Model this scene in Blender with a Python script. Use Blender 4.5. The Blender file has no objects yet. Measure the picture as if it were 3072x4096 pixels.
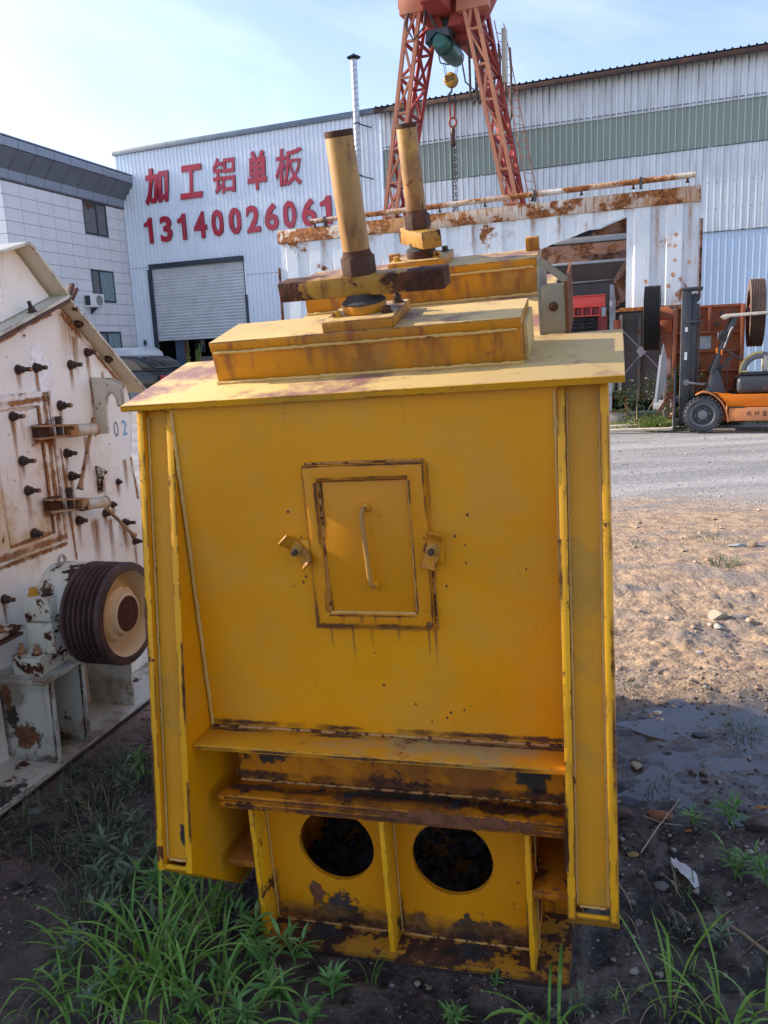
import bpy, bmesh, math, random
import numpy as np
from mathutils import Vector, Matrix
R = random.Random(7)
C = bpy.context.scene.collection
SC = bpy.context.scene
rad = math.radians

# ------------------------------------------------------------------ camera
CAMH = 1.8
p, ro = rad(11.5), rad(2.66)
fw = Vector((0, math.cos(p), -math.sin(p))); x0 = Vector((1, 0, 0)); y0 = fw.cross(x0)
xr = math.cos(ro)*x0 + math.sin(ro)*y0; yr = -math.sin(ro)*x0 + math.cos(ro)*y0
cam = bpy.data.objects.new('camera', bpy.data.cameras.new('camera')); C.objects.link(cam)
cam.matrix_world = Matrix(((xr.x, -yr.x, -fw.x, 0), (xr.y, -yr.y, -fw.y, 0), (xr.z, -yr.z, -fw.z, CAMH), (0, 0, 0, 1)))
cam.data.sensor_fit = 'VERTICAL'; cam.data.sensor_height = 24; cam.data.lens = 24*3250/4096
cam.data.clip_start = .05; cam.data.clip_end = 800
SC.camera = cam
# ------------------------------------------------------------------ light
SUN = Vector((-.8427, .2810, .4593)).normalized()
w = bpy.data.worlds.new('World'); SC.world = w; w.use_nodes = True
nt = w.node_tree; nt.nodes.clear()
def wn(t, **k):
    n = nt.nodes.new(t)
    for a, b in k.items(): setattr(n, a, b)
    return n
sky = wn('ShaderNodeTexSky', sky_type='NISHITA', sun_disc=False)
sky.sun_elevation = math.asin(SUN.z); sky.sun_rotation = math.atan2(SUN.x, SUN.y)
sky.air_density = 1.0; sky.dust_density = .9; sky.ozone_density = 1.3
tc = wn('ShaderNodeTexCoord'); sep = wn('ShaderNodeSeparateXYZ'); nt.links.new(tc.outputs['Generated'], sep.inputs[0])
def wm(op, a, b=None):
    n = wn('ShaderNodeMath', operation=op)
    for i, v in enumerate((a, b)):
        if v is None: continue
        if isinstance(v, (int, float)): n.inputs[i].default_value = v
        else: nt.links.new(v, n.inputs[i])
    return n.outputs[0]
zz = wm('ADD', wm('MAXIMUM', sep.outputs[2], 0.0), .12)
u = wm('DIVIDE', sep.outputs[0], zz); v = wm('DIVIDE', sep.outputs[1], zz)
cb = wn('ShaderNodeCombineXYZ')
nt.links.new(wm('ADD', wm('MULTIPLY', u, .55), wm('MULTIPLY', v, .35)), cb.inputs[0])
nt.links.new(wm('ADD', wm('MULTIPLY', v, .9), wm('MULTIPLY', u, -.5)), cb.inputs[1])
nz = wn('ShaderNodeTexNoise'); nz.inputs['Scale'].default_value = .62; nz.inputs['Detail'].default_value = 8; nz.inputs['Roughness'].default_value = .55; nz.inputs['Distortion'].default_value = .5
nt.links.new(cb.outputs[0], nz.inputs['Vector'])
rp = wn('ShaderNodeValToRGB'); rp.color_ramp.elements[0].position = .47; rp.color_ramp.elements[0].color = (0, 0, 0, 1)
rp.color_ramp.elements[1].position = .72; rp.color_ramp.elements[1].color = (1, 1, 1, 1)
nt.links.new(nz.outputs[0], rp.inputs[0])
hz = wm('MULTIPLY', wm('POWER', wm('SUBTRACT', 1.0, wm('MAXIMUM', sep.outputs[2], 0.0)), 5.0), .26)
mask = wm('MINIMUM', wm('ADD', wm('MULTIPLY', rp.outputs[0], .75), hz), 1.0)
mx = wn('ShaderNodeMix', data_type='RGBA'); nt.links.new(mask, mx.inputs[0]); tint = wn('ShaderNodeMix', data_type='RGBA', blend_type='MULTIPLY'); tint.inputs[0].default_value = 1; tint.inputs[7].default_value = (1.0, .93, 1.03, 1); nt.links.new(sky.outputs[0], tint.inputs[6]); nt.links.new(tint.outputs[2], mx.inputs[6])
mx.inputs[7].default_value = (4.6, 5.1, 6.0, 1)
bg = wn('ShaderNodeBackground'); bg.inputs[1].default_value = .112; nt.links.new(mx.outputs[2], bg.inputs[0])
ow = wn('ShaderNodeOutputWorld'); nt.links.new(bg.outputs[0], ow.inputs[0])
sl = bpy.data.lights.new('sun', 'SUN'); sl.energy = 3.0; sl.angle = rad(.6); sl.color = (1, .9, .76)
so = bpy.data.objects.new('sun', sl); C.objects.link(so); so.rotation_euler = SUN.to_track_quat('Z', 'Y').to_euler()
SC.view_settings.view_transform = 'Standard'; SC.view_settings.look = 'None'; SC.view_settings.gamma = 1
SC.view_settings.use_curve_mapping = False; SC.view_settings.exposure = 1.42
SC.render.engine = 'CYCLES'

# ------------------------------------------------------------------ materials
class NM:
    def __init__(s, name):
        s.m = bpy.data.materials.new(name); s.m.use_nodes = True; s.t = s.m.node_tree
        s.b = s.t.nodes['Principled BSDF']; s.tc = None
    def n(s, typ, **k):
        n = s.t.nodes.new('ShaderNode'+typ)
        for a, b in k.items(): setattr(n, a, b)
        return n
    def put(s, sock, v):
        if isinstance(v, (int, float)): sock.default_value = v
        elif isinstance(v, tuple): sock.default_value = v+(1,) if (len(v) == 3 and sock.type == 'RGBA') else v
        else: s.t.links.new(v, sock)
    def obj(s):
        if not s.tc: s.tc = s.n('TexCoord')
        return s.tc.outputs['Object']
    def geo(s): return s.n('NewGeometry').outputs['Position']
    def map(s, vec, scale=(1, 1, 1), loc=(0, 0, 0)):
        n = s.n('Mapping'); s.put(n.inputs[0], vec); n.inputs[3].default_value = scale; n.inputs[1].default_value = loc; return n.outputs[0]
    def noise(s, scale, vec=None, detail=4, rough=.55, dist=0):
        n = s.n('TexNoise'); s.put(n.inputs['Vector'], vec if vec is not None else s.obj())
        n.inputs['Scale'].default_value = scale; n.inputs['Detail'].default_value = detail; n.inputs['Roughness'].default_value = rough; n.inputs['Distortion'].default_value = dist
        return n.outputs[0]
    def ramp(s, fac, a, b):
        n = s.n('MapRange'); n.clamp = True; s.put(n.inputs[0], fac); s.put(n.inputs[1], a); s.put(n.inputs[2], b); return n.outputs[0]
    def math(s, op, a, b=0.0):
        n = s.n('Math', operation=op); s.put(n.inputs[0], a); s.put(n.inputs[1], b); return n.outputs[0]
    def mix(s, f, a, b):
        n = s.n('Mix', data_type='RGBA'); s.put(n.inputs[0], f); s.put(n.inputs[6], a); s.put(n.inputs[7], b); return n.outputs[2]
    def mixf(s, f, a, b):
        n = s.n('Mix', data_type='FLOAT'); s.put(n.inputs[0], f); s.put(n.inputs[2], a); s.put(n.inputs[3], b); return n.outputs[0]
    def sepz(s, vec):
        n = s.n('SeparateXYZ'); s.put(n.inputs[0], vec); return n.outputs
    def bump(s, h, strength=.3, dist=.01):
        n = s.n('Bump'); n.inputs['Strength'].default_value = strength; n.inputs['Distance'].default_value = dist; s.put(n.inputs['Height'], h); s.put(s.b.inputs['Normal'], n.outputs[0])
    def set(s, col, rough=.5, metal=0.0, spec=None):
        s.put(s.b.inputs['Base Color'], col); s.put(s.b.inputs['Roughness'], rough); s.put(s.b.inputs['Metallic'], metal)
        if spec is not None: s.b.inputs['Specular IOR Level'].default_value = spec
        return s.m
RUST_D, RUST_M, RUST_O = (.022, .011, .008), (.085, .030, .014), (.28, .095, .022)
def rusty(name, c1, c2, chips=.64, chipscale=9, streak=.68, stcol=(.16, .06, .02), stamt=.6, edge=0.0, rough=.42, rustmix=.5, dirt=None, dirtamt=0, bump=.25, cut=0, big=1.6, speck=0, rc_=None, low=0, ends=None):
    RUST_D, RUST_M, RUST_O = rc_ or ((.022, .011, .008), (.085, .030, .014), (.28, .095, .022))
    m = NM(name); o = m.obj()
    col = m.mix(m.ramp(m.noise(big, detail=5), .38, .66), c1, c2)
    if dirt: col = m.mix(m.math('MULTIPLY', m.ramp(m.noise(3.1, m.map(o, loc=(3, 1, 7)), detail=9, rough=.7), .49, .60), dirtamt), col, dirt)
    st = m.ramp(m.noise(1, m.map(o, (26, 26, 2.2)), detail=4), streak, streak+.13)
    col = m.mix(m.math('MULTIPLY', st, stamt), col, stcol)
    ch = m.noise(chipscale, m.map(o, loc=(5, 2, 1)), detail=9, rough=.68)
    if ends: ch = m.math('ADD', ch, m.math('MULTIPLY', m.ramp(m.math('ABSOLUTE', m.sepz(o)[0]), ends[0], ends[1]), ends[2]))
    if low: ch = m.math('ADD', ch, m.math('MULTIPLY', m.ramp(m.sepz(o)[2], .19, .03), low))
    msk = m.ramp(ch, chips, chips+.012)
    halo = m.ramp(ch, chips-.05, chips+.005)
    if edge:
        bv = m.n('Bevel'); bv.samples = 4; bv.inputs[0].default_value = edge
        g = m.n('NewGeometry'); d = m.n('VectorMath', operation='DOT_PRODUCT'); m.put(d.inputs[0], bv.outputs[0]); m.put(d.inputs[1], g.outputs['Normal'])
        e = m.ramp(m.math('SUBTRACT', 1.0, d.outputs['Value']), .01, .12)
        en = m.ramp(m.noise(7, m.map(o, loc=(1, 9, 4)), detail=8, rough=.7), .50, .54)
        em = m.math('MULTIPLY', e, en)
        msk = m.math('MAXIMUM', msk, em)
        halo = m.math('MAXIMUM', halo, m.math('MULTIPLY', em, .8))
    if speck:
        sp = m.ramp(m.noise(55, m.map(o, (1, 1, .7)), detail=3, rough=.6), speck, speck+.01)
        zone = m.ramp(m.noise(2.2, m.map(o, loc=(8, 3, 2))), .48, .56)
        msk = m.math('MAXIMUM', msk, m.math('MULTIPLY', sp, zone))
    rc = m.mix(m.ramp(m.noise(30, detail=6), .35, .65), RUST_D, RUST_M)
    rc = m.mix(m.math('MULTIPLY', m.ramp(m.noise(14, m.map(o, loc=(2, 2, 9)), detail=6), .45, .65), rustmix), rc, RUST_O)
    col = m.mix(m.math('MULTIPLY', halo, .45), col, stcol)
    col = m.mix(msk, col, rc)
    m.set(col, m.mixf(msk, m.mixf(m.ramp(m.noise(4, m.map(o, loc=(4, 4, 4))), .3, .7), rough-.06, rough+.14), .85), 0.0, .3)
    h = m.math('ADD', m.math('ADD', m.math('MULTIPLY', m.noise(60, detail=3), .18), m.math('MULTIPLY', m.noise(2.6, m.map(o, loc=(6, 6, 6)), detail=2), 5.0)), m.math('MULTIPLY', msk, m.mixf(m.noise(90), -1.2, .4)))
    if cut:
        wv = m.n('TexWave', bands_direction='Z'); m.put(wv.inputs[0], m.map(o, (1, 1, 1))); wv.inputs['Scale'].default_value = cut; wv.inputs['Distortion'].default_value = 1.2
        wv.inputs['Detail'].default_value = 2
        h = m.math('ADD', h, m.math('MULTIPLY', wv.outputs[1], 1.1))
    m.bump(h, bump, .004)
    return m.m
def plain(name, c, rough=.5, metal=0.0, var=.25, scale=6, bump=.1, spec=None, c2=None):
    m = NM(name); c2 = c2 or tuple(x*(1-var) for x in c)
    col = m.mix(m.ramp(m.noise(scale, detail=6), .35, .65), c, c2)
    m.set(col, m.mixf(m.noise(scale*1.7, detail=3), max(rough-.1, .02), min(rough+.1, 1)), metal, spec); m.bump(m.noise(scale*9, detail=3), bump, .003); return m.m
Y1, Y2 = (.70, .292, .002), (.64, .250, .002)
M = {}
M['yellow'] = rusty('yellow_paint', Y1, Y2, chips=.715, streak=.66, stcol=(.42, .17, .012), stamt=.32, edge=.004, speck=.735, dirt=(.50, .28, .05), dirtamt=.32, rough=.36)
M['yellow_col'] = rusty('yellow_paint_column', (.66, .295, .004), (.55, .25, .010), chips=.70, streak=.72, stcol=(.30, .15, .03), stamt=.4, edge=.008, dirt=(.36, .21, .035), dirtamt=.6)
M['yellow_cut'] = rusty('yellow_paint_cut_edge', (.80, .40, .010), (.68, .31, .012), chips=.63, chipscale=9, streak=.72, stcol=(.3, .11, .03), edge=.009, bump=.35)
M['yellow_worn'] = rusty('yellow_paint_worn', (.58, .205, .005), (.44, .145, .008), chips=.565, chipscale=6, streak=.56, stcol=(.20, .06, .012), stamt=.8, edge=.012, dirt=(.15, .055, .02), dirtamt=.7, rough=.36, bump=.45)
M['yellow_front'] = rusty('yellow_paint_stand', (.62, .245, .003), (.54, .20, .004), chips=.69, chipscale=7, streak=.66, stcol=(.26, .10, .02), stamt=.4, edge=.008, speck=.70, low=.11)
M['yellow_shelf'] = rusty('yellow_paint_shelf', (.66, .285, .008), (.52, .22, .015), chips=.64, chipscale=8, streak=.64, stcol=(.22, .08, .03), stamt=.6, edge=.006, dirt=(.30, .26, .13), dirtamt=.75)
M['roof'] = rusty('dusty_yellow_roof', (.62, .43, .15), (.50, .34, .14), chips=.70, chipscale=7, streak=.7, stcol=(.33, .17, .11), stamt=.5, edge=.004, dirt=(.25, .13, .095), dirtamt=1.0, rough=.55)
M['beam'] = rusty('yellow_beam', (.56, .225, .006), (.40, .155, .012), chips=.68, chipscale=8, streak=.54, stcol=(.20, .065, .03), stamt=.7, edge=.007, dirt=(.26, .15, .05), dirtamt=.65)
M['rod'] = rusty('yellow_rod', (.48, .26, .045), (.34, .17, .06), chips=.64, chipscale=8, streak=.55, stcol=(.17, .07, .03), stamt=.8, speck=.66, edge=.006, dirt=(.19, .095, .04), dirtamt=.85)
M['nutm'] = rusty('nut_rust', (.045, .024, .018), (.09, .045, .03), chips=.62, chipscale=14, streak=.6, rough=.75, bump=.8, rc_=((.30, .17, .04), (.36, .20, .04), (.30, .17, .05)))
M['bar'] = rusty('yellow_rust_bar', (.40, .22, .03), (.34, .17, .03), ends=(.08, .21, .17), chips=.55, chipscale=7, streak=.55, stcol=(.16, .06, .02), stamt=.7, edge=.008, bump=.6, rustmix=.15)
M['rust'] = rusty('rust_dark', (.05, .022, .013), (.09, .035, .018), chips=.6, streak=.6, rough=.8, bump=.8, rustmix=.4)
M['rust_orange'] = rusty('rust_orange', (.24, .09, .03), (.16, .055, .02), chips=.6, streak=.6, rough=.85, bump=.6)
M['weld'] = rusty('weld_bead', (.58, .38, .12), (.46, .28, .08), chips=.66, chipscale=22, streak=.7, edge=0, bump=.8)
M['weld_rust'] = rusty('weld_bead_rusty', (.52, .27, .08), (.30, .12, .03), chips=.54, chipscale=24, streak=.6, edge=0, bump=.9)
M['baseplate'] = rusty('base_plate_rust', (.42, .19, .012), (.30, .12, .012), chips=.50, chipscale=12, streak=.9, edge=.01, bump=.7, rough=.5, rustmix=.1, big=3)
M['basedark'] = plain('base_plate_edge', (.035, .018, .012), .6, var=.5, bump=.5)
M['white_m'] = rusty('cream_machine_paint', (.84, .80, .72), (.78, .75, .69), chips=.68, chipscale=6, streak=.64, stcol=(.42, .20, .06), stamt=.50, edge=.008, speck=.70, dirt=(.58, .42, .20), dirtamt=.35, rough=.45)
M['white_door'] = rusty('cream_door_paint', (.80, .75, .66), (.74, .70, .62), chips=.64, chipscale=7, streak=.57, stcol=(.42, .19, .05), stamt=.6, edge=.014, speck=.69, dirt=(.55, .36, .14), dirtamt=.7)
M['white_chip'] = rusty('cream_chipped_paint', (.60, .60, .50), (.54, .54, .44), chips=.545, chipscale=11, streak=.62, stcol=(.36, .18, .06), stamt=.5, edge=.012, rustmix=.12, bump=.8)
M['flange'] = rusty('rusty_flange', (.11, .045, .03), (.07, .03, .02), chips=.6, streak=.6, edge=0, bump=.7)
M['clamp'] = rusty('rusty_clamp', (.34, .16, .05), (.40, .30, .2), chips=.58, chipscale=18, streak=.6, edge=.005, bump=.7)
M['barrel'] = plain('clamp_barrel', (.56, .53, .45), .5, c2=(.45, .33, .2), scale=14)
M['tip'] = plain('tan_end_cap', (.46, .25, .10), .6)
M['pulley'] = plain('pulley_rubber_rust', (.090, .048, .046), .6, c2=(.030, .018, .018), scale=9, bump=.3)
M['pulley_cream'] = rusty('pulley_cream', (.70, .60, .40), (.62, .52, .33), chips=.67, chipscale=10, streak=.8)
M['bolt'] = plain('bolt_steel_dark', (.030, .018, .014), .6, c2=(.075, .035, .02), scale=30, bump=.5)
M['bolt_y'] = rusty('bolt_yellow', (.52, .30, .03), (.40, .2, .03), chips=.6, chipscale=30)
M['bolt_tip'] = plain('bolt_tip', (.34, .15, .06), .7)
M['eye'] = plain('zinc_eye', (.42, .40, .37), .4, .6)
def stain(name, col, a):
    m = NM(name); uv = m.n('UVMap').outputs[0]; s_ = m.sepz(uv); oi = m.n('ObjectInfo').outputs['Random']
    cmb = m.n('CombineXYZ'); m.put(cmb.inputs[0], m.math('MULTIPLY', oi, 40.)); 
    ad = m.n('VectorMath', operation='ADD'); m.put(ad.inputs[0], m.obj()); m.put(ad.inputs[1], cmb.outputs[0])
    nx = m.noise(1, m.map(ad.outputs[0], (60, 60, 7)), detail=5, rough=.6)
    cx = m.math('SUBTRACT', 1.0, m.math('ABSOLUTE', m.math('MULTIPLY', m.math('SUBTRACT', s_[0], .5), 2.0)))
    f = m.math('MULTIPLY', m.math('MULTIPLY', m.ramp(cx, 0.0, .8), m.math('MULTIPLY', m.ramp(s_[1], 0.0, .85), m.ramp(s_[1], 1.0, .93))), m.ramp(nx, .30, .62))
    m.set(m.mix(m.noise(20), col, tuple(x*.6 for x in col)), .8)
    m.put(m.b.inputs['Alpha'], m.math('MULTIPLY', f, a)); return m.m
M['st_rust'] = stain('rust_run', (.42, .17, .035), .95)
M['st_dark'] = stain('dark_stain', (.02, .016, .014), 1.0)
def blot(name, col, a):
    m = NM(name); s_ = m.sepz(m.n('UVMap').outputs[0])
    r2 = m.math('POWER', m.math('ADD', m.math('POWER', m.math('SUBTRACT', s_[0], .5), 2.0), m.math('POWER', m.math('SUBTRACT', s_[1], .5), 2.0)), .5)
    nn = m.noise(22, detail=10, rough=.75)
    f = m.ramp(m.math('ADD', r2, m.math('MULTIPLY', m.math('SUBTRACT', nn, .5), 1.25)), .36, .27)
    m.set(m.mix(m.ramp(m.noise(30), .4, .6), col, tuple(min(x*1.9, 1) for x in col)), .7)
    m.put(m.b.inputs['Alpha'], m.math('MULTIPLY', f, a)); return m.m
M['bl_dark'] = blot('burn_mark', (.022, .018, .016), .93)
M['bl_rust'] = blot('rust_patch', (.10, .036, .014), .95)
M['bl_white'] = blot('white_touch_up', (.84, .83, .85), .85)
M['bl_orange'] = blot('orange_rust_patch', (.42, .18, .05), .7)
def seammat(name, col, a, lo=.36, hi=.60):
    m = NM(name); s_ = m.sepz(m.n('UVMap').outputs[0]); c = m.math('SUBTRACT', 1.0, m.math('ABSOLUTE', m.math('MULTIPLY', m.math('SUBTRACT', s_[1], .5), 2.0)))
    n_ = m.noise(26, detail=9, rough=.72); f = m.math('MULTIPLY', m.ramp(m.math('ADD', c, m.math('MULTIPLY', m.math('SUBTRACT', n_, .5), 1.8)), .35, .75), m.ramp(m.noise(7, detail=3), lo, hi))
    m.set(m.mix(m.ramp(m.noise(60), .4, .6), col, tuple(x*.45 for x in col)), .85); m.put(m.b.inputs['Alpha'], m.math('MULTIPLY', f, a)); M[name] = m.m
seammat('se_rust', (.13, .045, .016), .95); seammat('se_orange', (.42, .17, .045), .9, .30, .52); seammat('se_tan', (.34, .15, .04), .55, .3, .6)
seammat('se_dark', (.05, .05, .045), .9, .25, .45)
# buildings
def wall_mat(name, c, dirt=0, rib_shading=None):
    m = NM(name); o = m.obj(); col = m.mix(m.ramp(m.noise(.7, detail=4), .3, .7), c, tuple(x*.9 for x in c))
    if dirt:
        s_ = m.sepz(o); col = m.mix(m.math('MULTIPLY', m.ramp(m.noise(1, m.map(o, (9, 9, .7)), detail=5), .45, .75), dirt), col, (.20, .19, .16))
    if rib_shading:
        fr = m.math('FRACT', m.math('MULTIPLY', m.math('ADD', m.sepz(o)[0], 6.71), 1/.172)); dd = m.math('ABSOLUTE', m.math('SUBTRACT', fr, rib_shading[0]))
        col = m.mix(m.math('MULTIPLY', m.ramp(dd, rib_shading[1], rib_shading[1]*.5), rib_shading[3]), col, rib_shading[2])  # stripe along each rib: rib light and shade painted into the colour
    m.set(col, .38); return m.m
M['wall_l'] = wall_mat('hall_cladding_pale_blue', (.80, .87, .93))
M['wall_r'] = wall_mat('hall_cladding_white', (.82, .86, .87), .42, (.69, .05, (.30, .31, .30), .75))  # dark stripe paints the shade beside each rib
M['wall_rl'] = wall_mat('hall_cladding_light_blue', (.66, .79, .92), 0, (.69, .05, (.34, .42, .52), .6))  # same painted rib shade in a bluer tone
M['greenp'] = wall_mat('green_translucent_sheet', (.30, .36, .30), .35, (.5, .10, (.55, .62, .52), .8))  # pale stripe paints the light on each rib crest
M['streak'] = plain('roof_drip_dirt', (.10, .09, .08), .8)
M['flash'] = plain('blue_grey_flashing', (.15, .20, .25), .4)
M['eave'] = plain('eave_rust', (.045, .030, .026), .8, c2=(.10, .05, .035), scale=3)
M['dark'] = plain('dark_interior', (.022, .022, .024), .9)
M['frame'] = plain('dark_frame', (.030, .040, .055), .4)
M['shutter'] = plain('shutter_slats', (.62, .64, .64), .35, c2=(.52, .54, .54), scale=2)
M['tile'] = plain('wall_tile', (.74, .73, .74), .45, var=.08, scale=1.2, bump=.02)
M['tile_light'] = plain('wall_tile_light', (.84, .84, .83), .45, var=.05, scale=1.2, bump=.02)
M['joint'] = plain('tile_joint', (.17, .17, .18), .8)
M['cornice'] = plain('grey_cornice_panel', (.135, .145, .165), .35, var=.08, scale=1, bump=.02)
M['corn_l'] = plain('grey_cornice_band', (.26, .30, .36), .35, var=.08, scale=1, bump=.02)
M['glass'] = NM('window_glass').set((.03, .045, .05), .04, 0.0, .8)
M['curtain'] = plain('teal_curtain', (.26, .44, .46), .7)
M['acw'] = plain('ac_white', (.75, .75, .72), .4, var=.05)
M['grill'] = plain('ac_grill', (.25, .26, .26), .5)
M['red'] = plain('sign_red', (.46, .012, .035), .35, c2=(.36, .03, .06), scale=1.4)
M['redside'] = plain('sign_red_side', (.10, .012, .02), .4)
M['duct'] = plain('zinc_duct', (.56, .60, .64), .35, .5, var=.15)
# crane & yard machines
M['crane'] = rusty('crane_orange', (.50, .21, .115), (.43, .17, .10), chips=.72, streak=.7, stamt=.3, edge=0, rough=.6)
M['crane_red'] = rusty('crane_red', (.34, .06, .045), (.28, .05, .038), chips=.72, streak=.7, stamt=.3, rough=.6)
M['hoist'] = plain('hoist_green', (.02, .12, .09), .4, c2=(.02, .06, .05), scale=2)
M['blocky'] = plain('hook_block_yellow', (.62, .33, .01), .45, c2=(.3, .17, .02), scale=9)
M['chain'] = plain('chain_steel', (.07, .055, .045), .6)
M['black'] = plain('black_metal', (.028, .032, .038), .42, c2=(.05, .05, .055), scale=3)
M['cable'] = plain('cable_brown', (.12, .09, .07), .7)
OR = ((.10, .035, .015), (.26, .095, .03), (.42, .16, .045))
M['white_rim'] = rusty('cream_rim_paint', (.62, .58, .46), (.54, .51, .40), chips=.635, chipscale=8, streak=.66, stcol=(.36, .18, .06), stamt=.5, edge=.02, rustmix=.2, bump=.5)
M['white_base'] = rusty('cream_base_paint', (.56, .56, .48), (.48, .48, .41), chips=.62, chipscale=6, streak=.6, stcol=(.30, .14, .05), stamt=.6, edge=.014, rustmix=.4, bump=.5, dirt=(.16, .10, .06), dirtamt=.7)
M['bin'] = rusty('bin_white_rust', rc_=OR, c1=(.72, .76, .77), c2=(.62, .67, .69), chips=.64, chipscale=1.4, streak=.60, stcol=(.40, .16, .04), stamt=.75, edge=0, rustmix=.9, big=.5)
M['bin_rust'] = rusty('bin_rail_rust', rc_=OR, c1=(.60, .58, .52), c2=(.45, .25, .10), chips=.50, chipscale=1.6, streak=.5, stcol=(.34, .13, .03), stamt=.8, rustmix=.95, big=.9)
M['hopper'] = rusty('grey_hopper', (.115, .12, .125), (.09, .09, .09), chips=.62, chipscale=2, streak=.6, rough=.6)
M['hopper_r'] = rusty('rusty_hopper', (.20, .12, .09), (.12, .07, .06), chips=.5, chipscale=3, streak=.5, rough=.7)
M['hopper_l'] = plain('light_grey_steel', (.34, .37, .40), .5)
M['scrred'] = plain('screen_red', (.70, .065, .045), .4, var=.12)
M['scrdark'] = plain('screen_dark_red', (.22, .015, .02), .5)
M['spring'] = plain('spring_black', (.022, .026, .032), .3)
M['jaw'] = rusty('jaw_orange_paint', (.36, .115, .05), (.30, .09, .045), chips=.70, streak=.6, stcol=(.12, .05, .03), stamt=.5, rough=.6, chipscale=4)
M['seal'] = plain('torn_rubber', (.025, .022, .020), .95, c2=(.06, .05, .045), scale=30, bump=.8)
M['flyw'] = plain('flywheel_brown', (.20, .13, .10), .6, c2=(.11, .07, .06), scale=3, bump=.3)
M['flyd'] = plain('flywheel_dark', (.016, .016, .016), .6)
M['paper'] = plain('notice_sheet', (.5, .56, .6), .5, c2=(.35, .42, .5), scale=12)
M['slab'] = plain('pale_steel_slab', (.36, .36, .36), .5)
M['fork'] = rusty('forklift_orange', (.74, .19, .008), (.70, .16, .008), chips=.72, streak=.68, stcol=(.3, .10, .03), stamt=.4, rough=.3)
M['forkd'] = rusty('forklift_orange_dusty', (.56, .20, .06), (.46, .20, .10), chips=.68, streak=.6, stcol=(.3, .16, .09), stamt=.5, rough=.5)
M['forkst'] = plain('fork_steel', (.62, .52, .42), .5)
M['tyre'] = plain('tyre_rubber', (.040, .042, .044), .75, c2=(.075, .075, .078), scale=5, bump=.3)
M['rim'] = plain('rim_grey', (.20, .205, .21), .45)
M['rimd'] = plain('rim_dark', (.028, .03, .032), .5)
M['creamc'] = plain('cream_canopy', (.55, .50, .40), .6)
M['yline'] = plain('yellow_trim', (.72, .58, .20), .5)
M['carb'] = plain('car_black', (.008, .009, .011), .12, var=.1, bump=0)
M['carw'] = plain('car_white', (.75, .76, .77), .2, var=.04, bump=0)
M['cars'] = plain('car_silver', (.36, .38, .40), .25, .3, var=.08, bump=0)
M['carg'] = NM('car_glass').set((.02, .03, .035), .05, 0.0, .8)
M['bluep'] = plain('blue_panel', (.10, .17, .26), .4)
M['brown'] = plain('brown_post', (.20, .07, .035), .5)
M['ink'] = plain('black_lettering', (.012, .012, .016), .5)
M['stblue'] = NM('stencil_blue').set((.16, .38, .58), .6)
M['conc'] = plain('concrete', (.36, .31, .27), .85, scale=5)

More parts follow.
